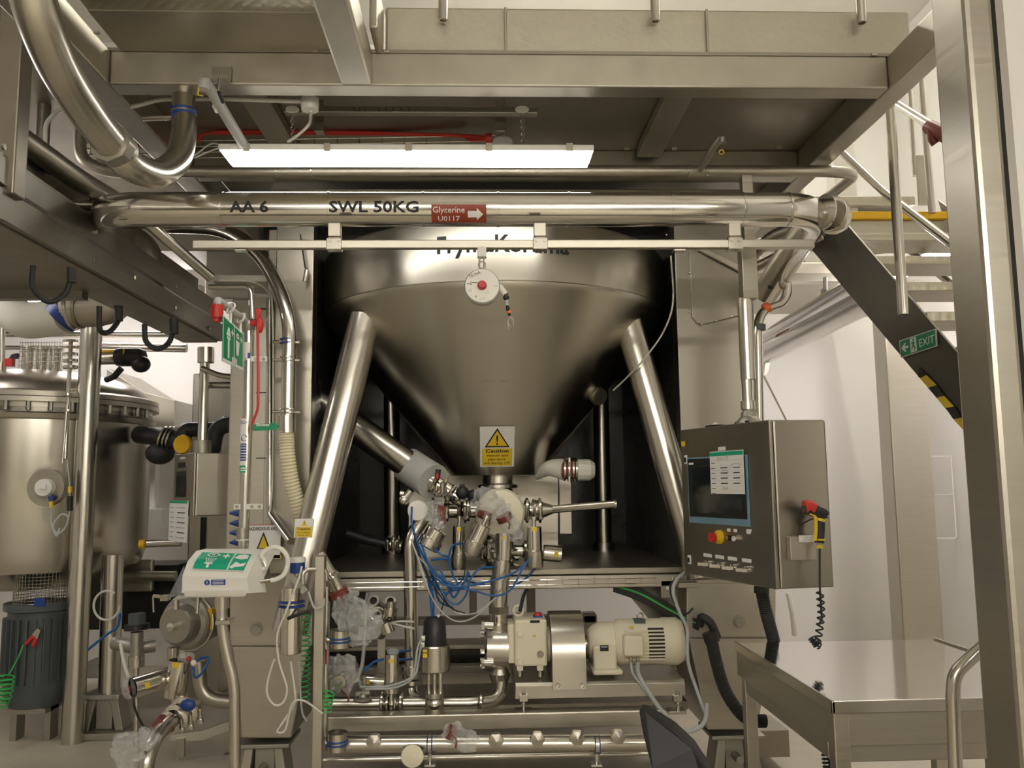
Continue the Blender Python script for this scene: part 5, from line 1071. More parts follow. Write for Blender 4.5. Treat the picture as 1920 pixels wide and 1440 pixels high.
m_ = M(); m_.wt([(416, 1118, 3.75), (416, 1172, 3.75), (424, 1222, 3.75), (440, 1282, 3.75), (441, 1520, 3.75)], 10, TB, seg=22, fil=.06); m_.wc(416, 1118, 416, 1140, 3.75, 13, TB); m_.obj('drain_pipe', TB, t)
M().wb(403, 1163, 430, 1172, 3.7, .08).obj('pipe_bracket', TB, t, bev=.003)
# hazardous sign on the column
fn = facing(494, 1015, 4.34, 1); m_ = M(); m_.prism([fn(-31, -32), fn(31, -32), fn(31, 30), fn(-31, 30)], (0, .004, 0), WH); f1 = lift(fn, .001)
m_.text(f1, 'HAZARDOUS AREA', 0, 20, 6, BKI, width=58, bold=True); m_.trap(f1, -18, 18, -28, -.5, .5, 16, BKI, 2, 2); m_.trap(lift(fn, .002), -14, 14, -26, -.4, .4, 10, YL, 2, 2); m_.text(lift(fn, .003), 'EX', 0, -22, 10, BKI, width=18, bold=True)
m_.rect(lift(fn, .0005), -31, 29, 31, 30, RD, 1, 1); m_.obj('hazard_sign', WH, cat='sign', label='white HAZARDOUS AREA EX sign with yellow triangle on the column behind the eyewash')
fn = facing(512, 1044, 4.34, 1); m_ = M(); m_.prism([fn(-15, -3), fn(15, -3), fn(15, 3), fn(-15, 3)], (0, .003, 0), YL); m_.text(lift(fn, .001), 'Lifting device 2', 0, -1.5, 3, BKI, width=24); m_.obj('hazard_sign', YL, cat='sign', label='small yellow strip label below the HAZARDOUS AREA sign')
# row of blue nozzles
for i, py in enumerate((962, 981, 999, 1017)):
    p = W(438, py, 4.6); M().cyl(p+V((.03, 0, 0)), p-V((.02, .0, 0)), .022, .006, BL, 14).obj('blue_nozzle', BL, cat='nozzle', group='column of blue nozzles', label='%s blue nozzle in the column beside the shower riser' % ('topmost', 'second from top', 'third from top', 'lowest')[i])
# transmitter
t = T('level_transmitter', 'flow transmitter with blue and white head above a bright steel cylinder', 'transmitter', W(545, 1225, 3.85))
M().wc(558, 1045, 558, 1054, 3.85, 14, WP).wc(558, 1048, 558, 1054, 3.85, 15, WP).obj('head_cap', WP, t); M().wc(558, 1054, 558, 1074, 3.85, 13.5, BL).wc(558, 1074, 558, 1080, 3.85, 9, TB).obj('head_body', BL, t)
M().lathe([(0, 0), (18*S(3.85), 0), (19*S(3.85), .003), (19*S(3.85), .25), (20*S(3.85), .28), (0, .28)], W(545, 1225, 3.85), (0, 0, 1), PO, 36).obj('steel_cylinder', PO, t)
m_ = M()
for py in (1128, 1136): m_.torus(W(547, py, 3.85), (0, 0, 1), 22*S(3.85), .005, BL)
m_.wt([(540, 1160, 3.8), (560, 1152, 3.78), (580, 1145, 3.8)], 3, RB, spl=True); m_.obj('clamp_band', BL, t)
m_ = M(); m_.prism(PW([(538, 1080, 3.83), (548, 1074, 3.83), (578, 1106, 3.83), (566, 1114, 3.83)]), (0, .03, 0)); m_.obj('sensor_block', CA, t)
t = T('support_post', 'square steel stanchion post standing beside the green coil', 'post', W(600, 1440, 3.8)); 
a = W(590, 1043, 3.8); b = W(608, 1043, 3.8); M().bb((a.x, 3.8, 0), (b.x, 3.86, a.z)).obj('post', BR, t, bev=.004)
M().wt([(568, 1095, 3.78), (568, 1068, 3.78), (612, 1068, 3.83), (612, 1088, 3.83)], 4, TB, fil=.03).obj('hook_tube', TB, t)
t = T('vertical_pipe', 'thin vertical pipe beside the square stanchion down to the drain header', 'pipe', W(609, 1400, 3.92))
M().wt([(612, 1100, 3.95), (608, 1370, 3.93), (614, 1396, 3.93), (640, 1396, 3.93)], 7, TB, fil=.05).obj('pipe_run', TB, t); M().wc(605, 1218, 605, 1245, 3.9, 7.5, RD).obj('red_sleeve', RD, t)
# coils
t = T('air_coil', 'long green coiled air hose hanging behind the flow transmitter', 'hose', W(575, 1310, 4.0)); M().coil(PW([(574, 1150, 4.0), (573, 1315, 4.0)]), 7.5*S(4.0), .003, 17, GC).obj('coil', GC, t)
t = T('air_coil', 'short green coiled hose at the foot of the thin vertical pipe', 'hose', W(612, 1330, 3.85)); M().coil(PW([(616, 1295, 3.84), (608, 1332, 3.84)]), 12*S(3.85), .003, 5, GC).wt([(607, 1245, 3.88), (606, 1300, 3.86)], 1.6, GC).obj('coil', GC, t)
for pts, l_ in (([(566, 1062, 3.8), (560, 1085, 3.78), (535, 1150, 3.75), (520, 1190, 3.75), (523, 1240, 3.75), (538, 1290, 3.75), (530, 1318, 3.75), (512, 1320, 3.75), (500, 1295, 3.75), (508, 1255, 3.75), (515, 1235, 3.75)], 'pale grey cable making a long teardrop loop in front of the pedestal behind the eyewash'),
  ([(545, 1240, 3.78), (552, 1290, 3.78), (552, 1320, 3.78), (530, 1355, 3.76), (520, 1372, 3.76), (535, 1368, 3.76), (548, 1320, 3.76), (570, 1314, 3.76), (605, 1338, 3.8)], 'pale grey cable crossing low to the green coil'),
  ([(578, 1110, 3.78), (590, 1140, 3.76), (606, 1135, 3.76), (608, 1122, 3.76)], 'grey cable looped round the square stanchion'), ([(560, 1240, 3.9), (566, 1330, 3.9), (575, 1352, 3.9)], 'thin grey wire hanging behind the teardrop loop')):
    M().wt(pts, 2, CW if 'pale' in l_ else GW, spl=True, seg=8).obj('signal_cable', GW, cat='cable', label=l_)

# ================================================================== DOMED TANK
TD = 5.95; c = W(72, 760, TD); TX = c.x; t = T('domed_tank', 'dark stainless vessel with a bolted domed lid', 'tank', (TX, TD, .9))
zt = W(72, 742, TD-.7).z; zb = W(72, 1040, TD-.7).z; R_ = .745
m_ = M(); m_.lathe([(R_-.02, zt-.06), (R_-.02, zb), (R_-.06, zb-.12), (R_-.3, zb-.24), (.1, zb-.28), (0, zb-.28)], (TX, TD, 0), (0, 0, 1), seg=96); m_.obj('shell', TB, t)
m_ = M(); zf = zt; m_.lathe([(R_-.03, zf-.14), (R_, zf-.13), (R_+.01, zf-.10), (R_-.02, zf-.09), (R_-.02, zf-.03), (R_+.025, zf-.03), (R_+.025, zf), (R_-.02, zf)], (TX, TD, 0), (0, 0, 1), seg=96); dfl = m_.obj('flange', BR, t)
m_ = M(); m_.lathe([(R_+.02, zf+.005), (R_+.02, zf+.035), (R_-.02, zf+.05)]+[(R_*math.cos(q)*.95, zf+.05+.19*math.sin(q)) for q in [PI/2*i/10 for i in range(11)]], (TX, TD, 0), (0, 0, 1), seg=96); m_.obj('lid', BR, t)
m_ = M()
for k in range(20): an = -PI/2+(k-9.5)*.16; p = V((TX+math.cos(an)*(R_+.005), TD+math.sin(an)*(R_+.005), zf-.06)); m_.cyl(p-V((0, 0, .025)), p+V((0, 0, .03)), .014, seg=6)
m_.obj('flange_bolt', CA, dfl)
for px in (52, 78, 103):
    m_ = M(); p = W(px, 690, 5.7); m_.cyl(p-V((0, 0, .04)), p+V((0, 0, .13)), .035); m_.cyl(p-V((0, 0, .04)), p-V((0, 0, .02)), .055); m_.cyl(p+V((0, 0, .12)), p+V((0, 0, .14)), .05); m_.obj('nozzle', TB, t)
m_ = M(); p = W(80, 680, 5.62); a_ = [W(x, 640, 5.6) for x in range(38, 120, 5)]
for q in a_: m_.cyl(q, q-V((0, 0, .2)), .002, seg=5)
for k in range(6): m_.cyl(a_[0]-V((0, 0, .03*k+.01)), a_[-1]-V((0, 0, .03*k+.01)), .002, seg=5)
m_.obj('mesh_guard', PO, t)
m_ = M(); c_ = W(88, 914, TD-R_-.01); m_.lathe([(0, .01), (.03, .005), (.098, -.02), (.108, -.018), (.11, .03)], c_, (0, 1, 0), BR, 40); rec = m_.obj('inspection_recess', TB, t)
m_ = M(); m_.lathe([(0, -.05), (.05, -.045), (.052, .0)], c_, (0, 1, 0), WP, 28); m_.bb(c_+V((-.022, -.056, -.008)), c_+V((.022, -.045, .014)), WH); m_.wc(95, 930, 98, 938, TD-R_-.05, 5.5, BL).wc(96, 940, 96, 952, TD-R_-.06, 3.5, YL); m_.obj('sensor_head', WP, rec)
M().wt([(96, 952, 5.12), (97, 985, 5.12), (108, 1000, 5.12), (122, 990, 5.12), (128, 970, 5.12), (115, 965, 5.12), (100, 985, 5.12), (106, 1005, 5.12), (112, 990, 5.12)], 1.8, GW, spl=True, seg=8).obj('sensor_cable', GW, t)
lg = W(205, 1000, 5.55)
m_ = M(); m_.wc(212, 1040, 204, 1300, 5.55, 18.5, TB, seg=28); m_.obj('leg', TB, t)
m_ = M(); b_ = W(202, 1296, 5.55); zf_ = b_.z; x, y = b_.x, 5.55
m_.bb((x-.11, y-.1, zf_-.03), (x+.11, y+.1, zf_))
for s1 in (-1, 1): m_.prism([(x+s1*.04, y-.07, zf_-.03), (x+s1*.09, y-.07, zf_-.03), (x+s1*.13, y-.07, .04), (x+s1*.08, y-.07, .04)], (0, .14, 0))
m_.bb((x-.05, y-.04, .04), (x+.05, y+.04, zf_)); m_.bb((x-.16, y-.13, .0), (x+.16, y+.13, .04)); m_.obj('foot_casting', CA, t, bev=.005)
m_ = M(); m_.wc(60, 1040, 60, 1080, 5.6, 18); m_.obj('drive_shaft', TB, t)
t = T('flanged_nozzle', 'black insulated side nozzle with bright flange on the side of the domed tank', 'nozzle', W(300, 820, 5.6))
M().wt([(262, 815, 5.8), (300, 818, 5.6), (345, 830, 5.5)], 17, PB, seg=20).wt([(345, 830, 5.5), (345, 805, 5.5), (410, 805, 5.5), (430, 790, 5.5)], 14, PB, fil=.1).obj('insulated_elbow', RB, t)
m_ = M(); m_.lathe([(0, -.0), (.055, -.0), (.06, .02), (0, .02)], W(340, 833, 5.38), (.2, 1, 0), YP, 30); m_.obj('yellow_disc', YP, t, label='dull yellow disc of the nozzle')
m_ = M()
for px in (305, 313, 320): m_.wc(px, 820, px+3, 821, 5.55, 22, TB)
m_.obj('flange', TB, t)
m_ = M(); m_.sph(W(300, 850, 5.6), .09, RB, (1, 1, .8)); m_.obj('hanging_insulation', RB, t)
t = pipe('dark_pipe', 'black insulated pipe elbow behind the shower riser', [(465, 795, 5.2), (405, 797, 5.2), (398, 850, 5.2), (360, 880, 5.4)], 15, RB, fil=.1)
t = pipe('horizontal_pipe', 'short bright horizontal pipe with yellow ring beside the domed tank base', [(262, 1020, 5.6), (340, 1017, 5.6)], 7, TB); M().wc(262, 1020, 272, 1020, 5.58, 7.6, YP).obj('yellow_ring', YP, t)
t = pipe('horizontal_pipe', 'horizontal pipe just under the far end of the walkway beam, upper of two', [(378, 690, 5.0), (415, 706, 5.0), (470, 707, 5.0)], 5, TB)
t = pipe('horizontal_pipe', 'horizontal pipe just under the far end of the walkway beam, lower of two', [(378, 700, 5.1), (384, 722, 5.1), (470, 722, 5.1)], 6, TB)
t = pipe('horizontal_pipe', 'long horizontal pipe above the domed tank', [(-60, 627, 6.3), (330, 627, 6.3)], 5.5, TB)
t = pipe('horizontal_pipe', 'slimmer horizontal pipe below the long one above the domed tank', [(-60, 652, 6.2), (150, 652, 6.2)], 4, TB)
t = pipe('horizontal_pipe', 'horizontal pipe behind the black motor crossing to the walkway end', [(185, 650, 6.4), (350, 653, 6.4)], 8, TB)
t = pipe('horizontal_pipe', 'thick pipe stub with black coupling beside the tank motor', [(190, 1085, 6.0), (240, 1080, 6.0), (330, 1080, 6.0)], 9, DK)
t = T('support_post', 'tall round stainless post in front of the domed tank', 'post', W(150, 1370, 5.4))
a = W(165, 600, 5.4); b = W(145, 1368, 5.4); b.z = max(b.z, 0); a.x = (a.x+b.x)/2; b.x = a.x; a.y = b.y = 5.4; b.z = 0; M().tube([a+V((0, 0, .1)), b], 19*S(5.4), seg=28).obj('post', TB, t)
t = T('level_pipe', 'narrow vertical level tubes in front of the domed tank flange', 'pipe', W(127, 860, 5.1))
M().wt([(133, 640, 5.15), (122, 860, 5.1)], 4, TB).wt([(126, 760, 5.1), (117, 868, 5.1)], 3, TB).obj('tube_run', TB, t)
m_ = M()
for py in (640, 652, 664, 676, 688): m_.wc(132, py-2, 132, py+3, 5.15, 13, TB)
for py in (738, 768): m_.wc(127, py, 127, py+4, 5.1, 9, TB)
m_.obj('union', TB, t)
M().wc(131, 912, 131, 924, 5.08, 3.5, YL).wc(131, 930, 131, 958, 5.08, 5, BKI).wt([(126, 862, 5.1), (131, 912, 5.08), (131, 958, 5.08), (128, 975, 5.1)], 1.5, GW).obj('probe_plug', BKI, t)
# white hose + duct elbow
t = T('ribbed_duct', 'big white ribbed hose bent in an arc under the walkway beam', 'duct', W(60, 600, 4.7))
ribbed(PW([(12, 540, 4.9), (16, 575, 4.8), (45, 600, 4.7), (85, 598, 4.65), (125, 590, 4.6)]), 32*S(4.7), WP, 44, .05, 5, 28).obj('hose_wall', WP, t)
M().wc(112, 598, 128, 584, 4.6, 33, NV, r2=34).obj('blue_cuff', NV, t)
t = T('duct_elbow', 'fat matt steel duct elbow joining the white ribbed hose', 'duct', W(165, 590, 4.6))
m_ = M(); m_.wt([(126, 585, 4.6), (150, 580, 4.6), (185, 578, 4.6), (215, 565, 4.6), (218, 530, 4.6)], 34, BR, spl=True, seg=32); m_.obj('elbow', BR, t)
M().wc(148, 580, 154, 580, 4.6, 37, DK).wc(132, 584, 138, 583, 4.6, 36, TB).obj('clamp_ring', TB, t)
# motors
t = T('tank_motor', 'dark grey finned motor hanging under the domed tank', 'motor', W(70, 1310, 5.5))
c_ = W(66, 1320, 5.5); b0 = W(66, 1128, 5.5); h = b0.z-c_.z; m_ = M(); R1_ = 52*S(5.5)
m_.lathe([(0, 0), (R1_*.8, .0), (R1_*.95, .06), (R1_, .12), (R1_, .2), (R1_*.97, .2), (R1_*.97, h-.05), (R1_*1.12, h-.04), (R1_*1.12, h), (0, h)], c_, (0, 0, 1), MG, 40); mb = m_.obj('motor_body', MG, t)
m_ = M()
for k in range(26): an = 2*PI*k/26; p = c_+V((math.cos(an)*R1_*1.0, math.sin(an)*R1_*1.0, 0)); m_.box(p+V((0, 0, h*.55)), (.04, .007, h*.62), MG, Matrix.Rotation(an, 3, 'Z'))
m_.obj('cooling_fins', MG, mb)
m_ = M(); N = 44; zz0 = b0.z
for k in range(N): an = 2*PI*k/N; p = V((c_.x+math.cos(an)*.15, 5.5+math.sin(an)*.15, zz0)); m_.cyl(p, p+V((0, 0, .19)), .002, seg=4)
for k in range(10): m_.torus((c_.x, 5.5, zz0+.02*k), (0, 0, 1), .15, .002, seg=32, k=4)
m_.obj('mesh_guard', TB, t)
m_ = M(); m_.wb(64, 1122, 84, 1138, 5.3, .01, BL); m_.obj('blue_tag', BL, t)
m_ = M(); m_.bb(c_+V((-.12, -.12, -.03)), c_+V((.12, .12, .0))); 
for sx in (-.1, .1): m_.bb((c_.x+sx-.02, 5.45, 0), (c_.x+sx+.02, 5.55, c_.z))
m_.obj('motor_stand', CA, t)
t = T('earthing_clamp', 'red-handled earthing clamp on a green coiled lead clipped to the grey motor', 'clamp', W(62, 1195, 5.25))
m_ = M(); m_.prism(PW([(44, 1207, 5.25), (48, 1210, 5.25), (64, 1196, 5.25), (60, 1190, 5.25)]), (0, .02, 0), RD).prism(PW([(57, 1212, 5.25), (63, 1214, 5.25), (70, 1198, 5.25), (65, 1193, 5.25)]), (0, .02, 0), RD); m_.obj('handle', RD, t, bev=.003)
M().prism(PW([(60, 1190, 5.25), (70, 1198, 5.25), (76, 1182, 5.25), (70, 1178, 5.25)]), (0, .02, 0), TB).obj('jaw', PO, t)
M().wt([(44, 1209, 5.25), (36, 1230, 5.25), (18, 1263, 5.25)], 1.5, GC).coil(PW([(14, 1265, 5.22), (10, 1300, 5.22), (0, 1322, 5.22)]), 12*S(5.2), .005, 7, GC).obj('coiled_lead', GC, t)
t = T('agitator_motor', 'black cylindrical motor with yellow mark on top of the domed tank', 'motor', W(230, 680, 5.6))
m_ = M(); m_.cyl(W(190, 672, 5.6), W(222, 671, 5.6), 13*S(5.6), mt=TB).wc(190, 659, 222, 659, 5.58, 3, YP); m_.obj('drive_barrel', TB, t)
m_ = M(); m_.lathe([(0, 0), (16*S(5.6), 0), (17.5*S(5.6), .02), (17*S(5.6), .15), (13*S(5.6), .18), (0, .185)], W(220, 670, 5.6), (1, -.1, -.02), PB, 28); m_.sph(W(264, 683, 5.55), .055, PB, (1.1, 1, 1)); m_.wt([(228, 690, 5.55), (215, 705, 5.55), (200, 712, 5.6)], 6, PB); m_.obj('motor_housing', PB, t)
M().wb(230, 653, 233, 672, 5.535, .01, YL).obj('yellow_mark', YL, t)
t = T('valve_stand', 'spray valve post with red switch on the lid of the domed tank', 'post', W(5, 700, 5.5)); M().wt([(5, 520, 5.5), (4, 700, 5.5)], 5, TB).wc(3, 680, 3, 695, 5.5, 8).obj('post', TB, t); M().wb(8, 672, 22, 686, 5.4, .04, RD).prism(PW([(16, 672, 5.4), (22, 664, 5.4), (32, 662, 5.4), (30, 672, 5.4)]), (0, .03, 0), PB).obj('limit_switch', RD, t)
# duct/box behind tank
t = T('air_duct', 'light grey sheet steel air duct on the wall behind the domed tank', 'duct', W(300, 800, 6.9)); m_ = M(); m_.prism(PW([(200, 690, 6.9), (270, 735, 6.9), (328, 750, 6.9), (328, 830, 6.9), (200, 830, 6.9)]), (0, .69, 0)); m_.obj('duct_body', BR, t, bev=.005); 
m_ = M(); m_.wb(270, 955, 302, 992, 6.9, .69).wb(278, 850, 290, 955, 7.0, .1); m_.obj('duct_body', WP, t)
# small oblique cabinet with its tube
def oblbox(A0, A1, A2, z0, z1): # front-left corner, near corner, right corner (xy)
    a = V((A0.x, A0.y, z0)); b = V((A1.x, A1.y, z0)); c_ = V((A2.x, A2.y, z0)); d_ = a+(c_-b); return [a, b, c_, d_], (0, 0, z1-z0)
t = T('operator_box', 'small stainless operator box hung on a tube by the domed tank', 'control box', W(380, 970, 4.95))
A0 = W(330, 900, 5.2); A1 = W(368, 900, 4.9); A2 = W(433, 900, 5.0); z0 = W(368, 968, 4.9).z; z1 = W(368, 849, 4.9).z
pl_, vz = oblbox(A0, A1, A2, z0, z1); M().prism(pl_, vz).obj('box_body', BR, t, bev=.006)
ux = (A1-A0); ux.z = 0; wd_ = ux.length; ux.normalize(); nn = V((ux.y, -ux.x, 0)); 
m_ = M(); q = V((A0.x, A0.y, z0))+nn*.012; m_.prism([q, q+ux*wd_, q+ux*wd_-nn*.01, q-nn*.01], vz); m_.obj('door', BR, t, bev=.003)
fo = V((A0.x, A0.y, z0))+nn*.014; fn = lambda a, b, k=0: fo+ux*a*wd_+V((0, 0, 1))*b*(z1-z0)+nn*k
m_ = M(); m_.rect(fn, .12, .30, .62, .72, BKI, 1, 1); m_.rect(lift(fn, .001), .16, .34, .58, .64, SCR, 1, 1); m_.rect(fn, .18, .78, .55, .86, BKI, 1, 1); m_.rect(fn, .3, .92, .55, .95, WH, 1, 1); m_.obj('display', BKI, t)
m_ = M(); f_ = lambda a, b, k=0: fn(a, b, .004+k); m_.prism([f_(-.12, -.42, .0), f_(.80, -.42), f_(.83, .24), f_(-.1, .24)], nn*.003, WH); m_.rect(lift(f_, .005), -.09, .2, .8, .238, GE, 1, 1)
for k in range(7): m_.rect(lift(f_, .005), -.04, .12-k*.08, .16, .135-k*.08, GW, 1, 1); m_.rect(lift(f_, .005), .28+.05*(k % 2), .12-k*.08, .7, .135-k*.08, BKI if k % 2 else GW, 1, 1)
m_.obj('status_card', WH, t, label='white status card with green header')
M().wt([(385, 655, 5.05), (379, 845, 5.02)], 9, TB, seg=20).wc(386, 652, 386, 680, 5.04, 15, TB).obj('hanging_tube', TB, t); M().wc(379, 826, 379, 850, 5.02, 16, CA).obj('tube_coupling', CA, t)

# ---- separator pump beside the eyewash
t = T('separator_housing', 'round polished clamp-lid pump housing under the eyewash station', 'pump', W(345, 1210, 4.6))
c_ = W(332, 1172, 4.45); ax = V((.25, 1, .0)).normalized(); r_ = S(4.5)
m_ = M(); m_.lathe([(0, -.02), (30*r_, -.02), (35*r_, 0), (36*r_, .05), (44*r_, .055), (48*r_, .07), (48*r_, .13), (44*r_, .14), (44*r_, .2), (38*r_, .34), (0, .36)], c_, ax, CA, 48); m_.obj('housing', TB, t)
m_ = M(); m_.cyl(c_-ax*.02, c_-ax*.06, .022, .020).lathe([(0, -.062), (.018, -.06)], c_, ax, PO, 20); m_.obj('centre_boss', TB, t)
m_ = M(); m_.torus(c_+ax*.10, ax, 49*r_, .008, PO, 48); m_.wc(372, 1114, 370, 1150, 4.4, 3, PO).wc(330, 1125, 330, 1142, 4.4, 6, TB); m_.obj('clamp_ring', PO, t)
m_ = M(); m_.cyl(c_+ax*.36, c_+ax*.7, 40*r_, mt=MG, seg=32); m_.obj('motor', MG, t); 
m_ = M(); m_.wb(385, 1142, 397, 1180, 4.5, .12, YP).wb(383, 1140, 395, 1182, 4.55, .12, DK); m_.obj('yellow_plate', YP, t)
m_ = M(); m_.wc(325, 1214, 325, 1236, 4.5, 10).wc(318, 1232, 335, 1238, 4.5, 8); m_.obj('outlet_stub', TB, t)
t = T('sample_bracket', 'pale bracket arm and wrinkled film above the round pump housing', 'bracket', W(310, 1120, 4.4)); M().wb(300, 1117, 314, 1127, 4.35, .05, TB).wt([(287, 1118, 4.35), (302, 1119, 4.35)], 3, TB).wt([(287, 1118, 4.35), (288, 1148, 4.35)], 1.5, TB).obj('arm', TB, t)
m_ = M(); m_.add(PW([(314, 1122, 4.35), (345, 1060, 4.5), (352, 1100, 4.4), (344, 1112, 4.35), (330, 1118, 4.33)]), [(0, 1, 2, 3, 4)], BG); m_.obj('film', BG, t)
actuator('bright actuator with red-marked cap under the round pump housing', 328, 1308, 338, 1238, 4.3, 19, None, 0, .93)
m_ = M(); m_.sph(W(349, 1232, 4.28), .035, BG, (1.2, 1, .7)).sph(W(354, 1235, 4.24), .012, RD).sph(W(363, 1243, 4.22), .014, WP); m_.obj('clear_dome', BG, cat='cap', label='clear dome cap with red dot on the actuator under the round pump housing')
actuator('bright actuator lying beside the upright one with clear red-marked end', 322, 1268, 248, 1290, 4.35, 17, None, 0, .75, d2=4.2)
m_ = M(); m_.lathe([(18*S(4.2), 0), (17*S(4.2), .03), (8*S(4.2), .045), (0, .05)], W(248, 1290, 4.2), (-1, -.1, -.25), BG, 20); m_.sph(W(241, 1293, 4.18), .016, RU); m_.obj('clear_dome', BG, cat='cap', label='clear dome cap with red mark on the end of the lying actuator')
M().wt([(250, 1302, 4.15), (252, 1325, 4.15), (262, 1350, 4.2), (275, 1370, 4.3)], 2, RB, spl=True).wt([(240, 1268, 4.2), (232, 1240, 4.3), (226, 1208, 4.4)], 3, CW, spl=True).obj('signal_cable', RB, cat='cable', label='black and pale leads of the lying actuator')
for pts in ([(362, 1245, 4.25), (375, 1235, 4.3), (390, 1232, 4.35)], [(362, 1250, 4.25), (366, 1270, 4.25), (378, 1262, 4.3), (392, 1238, 4.35)]): M().wt(pts, 2.2, BT, spl=True).obj('air_tube', BT, cat='tube', group='blue air tubes by the drain pipe', label='short blue air tubes between the capped actuator and the eyewash drain pipe')
t = T('drain_elbow', 'clamped stainless elbow dropping to the floor under the torn plastic bag', 'pipe', W(285, 1440, 3.9))
m_ = M(); m_.wt([(365, 1318, 4.25), (330, 1345, 4.1), (296, 1378, 3.95), (276, 1425, 3.85), (270, 1500, 3.85)], 13.5, TB, seg=24, spl=True); m_.obj('pipe_run', TB, t)
m_ = M(); ax = W(360, 1320, 4.2)-W(310, 1360, 4.0)
for px, py, rr in ((345, 1335, .065), (330, 1347, .06), (318, 1355, .05)): triclamp(m_, W(px, py, 4.1), ax, rr, .016)
m_.obj('clamp_ring', PO, t); M().wc(314, 1352, 300, 1368, 4.02, 17, RU).obj('red_sleeve', RU, t, label='dull red rubber sleeve')
M().sph(W(352, 1322, 4.05), .035, BL, (1, .5, .8)).obj('blue_cap', BL, t)
bag('plastic_bag', 'torn clear plastic bag hanging over the clamped steel elbow', [(290, 1372, 3.85), (272, 1385, 3.82), (245, 1395, 3.8), (232, 1420, 3.8), (240, 1450, 3.8)], [15, 20, 26, 24, 18], [], 8)
t = pipe('sloping_pipe', 'curved dull pipe looping behind the eyewash drain pipe', [(372, 1240, 4.7), (378, 1310, 4.7), (465, 1318, 4.7)], 13, BR, fil=.12)
t = T('cable_duct', 'low flat channel running along the floor to the pedestal behind the eyewash', 'channel', W(380, 1380, 4.5)); m_ = M(); m_.prism(PW([(320, 1378, 5.0), (380, 1370, 5.05), (450, 1345, 5.1), (450, 1362, 5.1), (380, 1388, 5.05), (320, 1390, 5.0)]), (0, .03, 0)); m_.wb(330, 1385, 345, 1420, 5.0, .03).wb(420, 1365, 435, 1412, 5.1, .03); m_.obj('channel', BR, t)
t = T('small_pump', 'dark small pump with clear cap between the round post and the round pump housing', 'pump', W(262, 1290, 5.0))
M().wc(257, 1150, 257, 1170, 5.0, 15, MG).wc(257, 1170, 257, 1180, 5.0, 22, PB).obj('pump_head', PB, t); M().wc(257, 1185, 256, 1230, 5.0, 11, CA).wc(256, 1230, 256, 1250, 5.0, 14, TB).wc(256, 1250, 256, 1412, 5.0, 5, TB).wt([(215, 1205, 5.1), (256, 1215, 5.05), (290, 1210, 5.1)], 12, CA).obj('pump_body', CA, t)
M().wt([(225, 1150, 5.05), (220, 1175, 5.05), (200, 1190, 5.05), (165, 1218, 5.1)], 2.4, BT, spl=True).obj('air_tube', BT, cat='tube', label='blue air tube crossing behind the round post by the small pump')
M().torus(W(200, 1135, 5.3), (.2, 1, .0), .085, .007, CW, arc=(0, 5.3)).obj('signal_cable', CW, cat='cable', label='pale cable loop round the domed tank leg')
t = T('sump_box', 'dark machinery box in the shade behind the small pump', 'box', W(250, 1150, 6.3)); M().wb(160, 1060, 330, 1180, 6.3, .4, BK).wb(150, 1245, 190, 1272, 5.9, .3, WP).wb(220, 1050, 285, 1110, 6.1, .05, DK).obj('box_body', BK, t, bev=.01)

# ================================================================== RIGHT SIDE
t = T('hanging_support', 'stepped stainless suspension tube carrying the touch screen cabinet', 'post', W(1398, 790, 3.75))
HX = 3.72
def vt(px, y0, y1, r_, mt=TB, sq=False):
    a = W(px, y0, HX); b = W(px, y1, HX); b.x = a.x
    return M().bb((a.x-r_, HX-r_, b.z), (a.x+r_, HX+r_, a.z)) if sq else M().cyl(a, b, r_, mt=mt, seg=28)
vt(1398, 330, 468, .024, sq=True).obj('upper_box_section', BR, t, bev=.004); vt(1400, 466, 562, .034, sq=True).obj('box_section', BR, t, bev=.004)
vt(1396, 560, 712, .033).obj('sleeve_tube', BR, t); vt(1400, 710, 755, .024).obj('inner_tube', TB, t); vt(1402, 752, 768, .032).obj('collar', TB, t)
m_ = M(); b = W(1405, 796, HX); m_.lathe([(.06, -.01), (.055, .015), (.036, .035), (.034, .05), (.028, .06), (.028, .08)], b, (0, 0, 1), CA, 28); m_.obj('flange_joint', CA, t)
A0 = W(1287, 940, 4.05); A1 = W(1456, 940, 3.4); A2 = W(1556, 940, 3.42); z1 = W(1447, 787, 3.4).z; z0 = W(1470, 1105, 3.4).z
t = T('touch_screen_cabinet', 'large oblique stainless control cabinet with dark touch screen', 'control cabinet', ((A0.x+A2.x)/2, 3.7, z0))
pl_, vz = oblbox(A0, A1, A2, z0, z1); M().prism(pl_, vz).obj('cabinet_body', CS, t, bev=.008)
ux = (A1-A0); ux.z = 0; wd_ = ux.length; ux.normalize(); nn = V((ux.y, -ux.x, 0)); HH = z1-z0
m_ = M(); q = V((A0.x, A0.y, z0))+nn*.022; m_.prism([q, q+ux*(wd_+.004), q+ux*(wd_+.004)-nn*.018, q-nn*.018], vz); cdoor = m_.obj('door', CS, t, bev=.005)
fo = V((A0.x, A0.y, z0))+nn*.0225
cfn = lambda a, b, k=0: fo+ux*a*wd_+V((0, 0, 1))*b*HH+nn*k
def cpl(x0, y0, x1, y1, k0, k1, mt, m_=None):
    m_ = m_ or M(); return m_.prism([cfn(x0, y0, k0), cfn(x1, y0, k0), cfn(x1, y1, k0), cfn(x0, y1, k0)], nn*(k1-k0), mt)
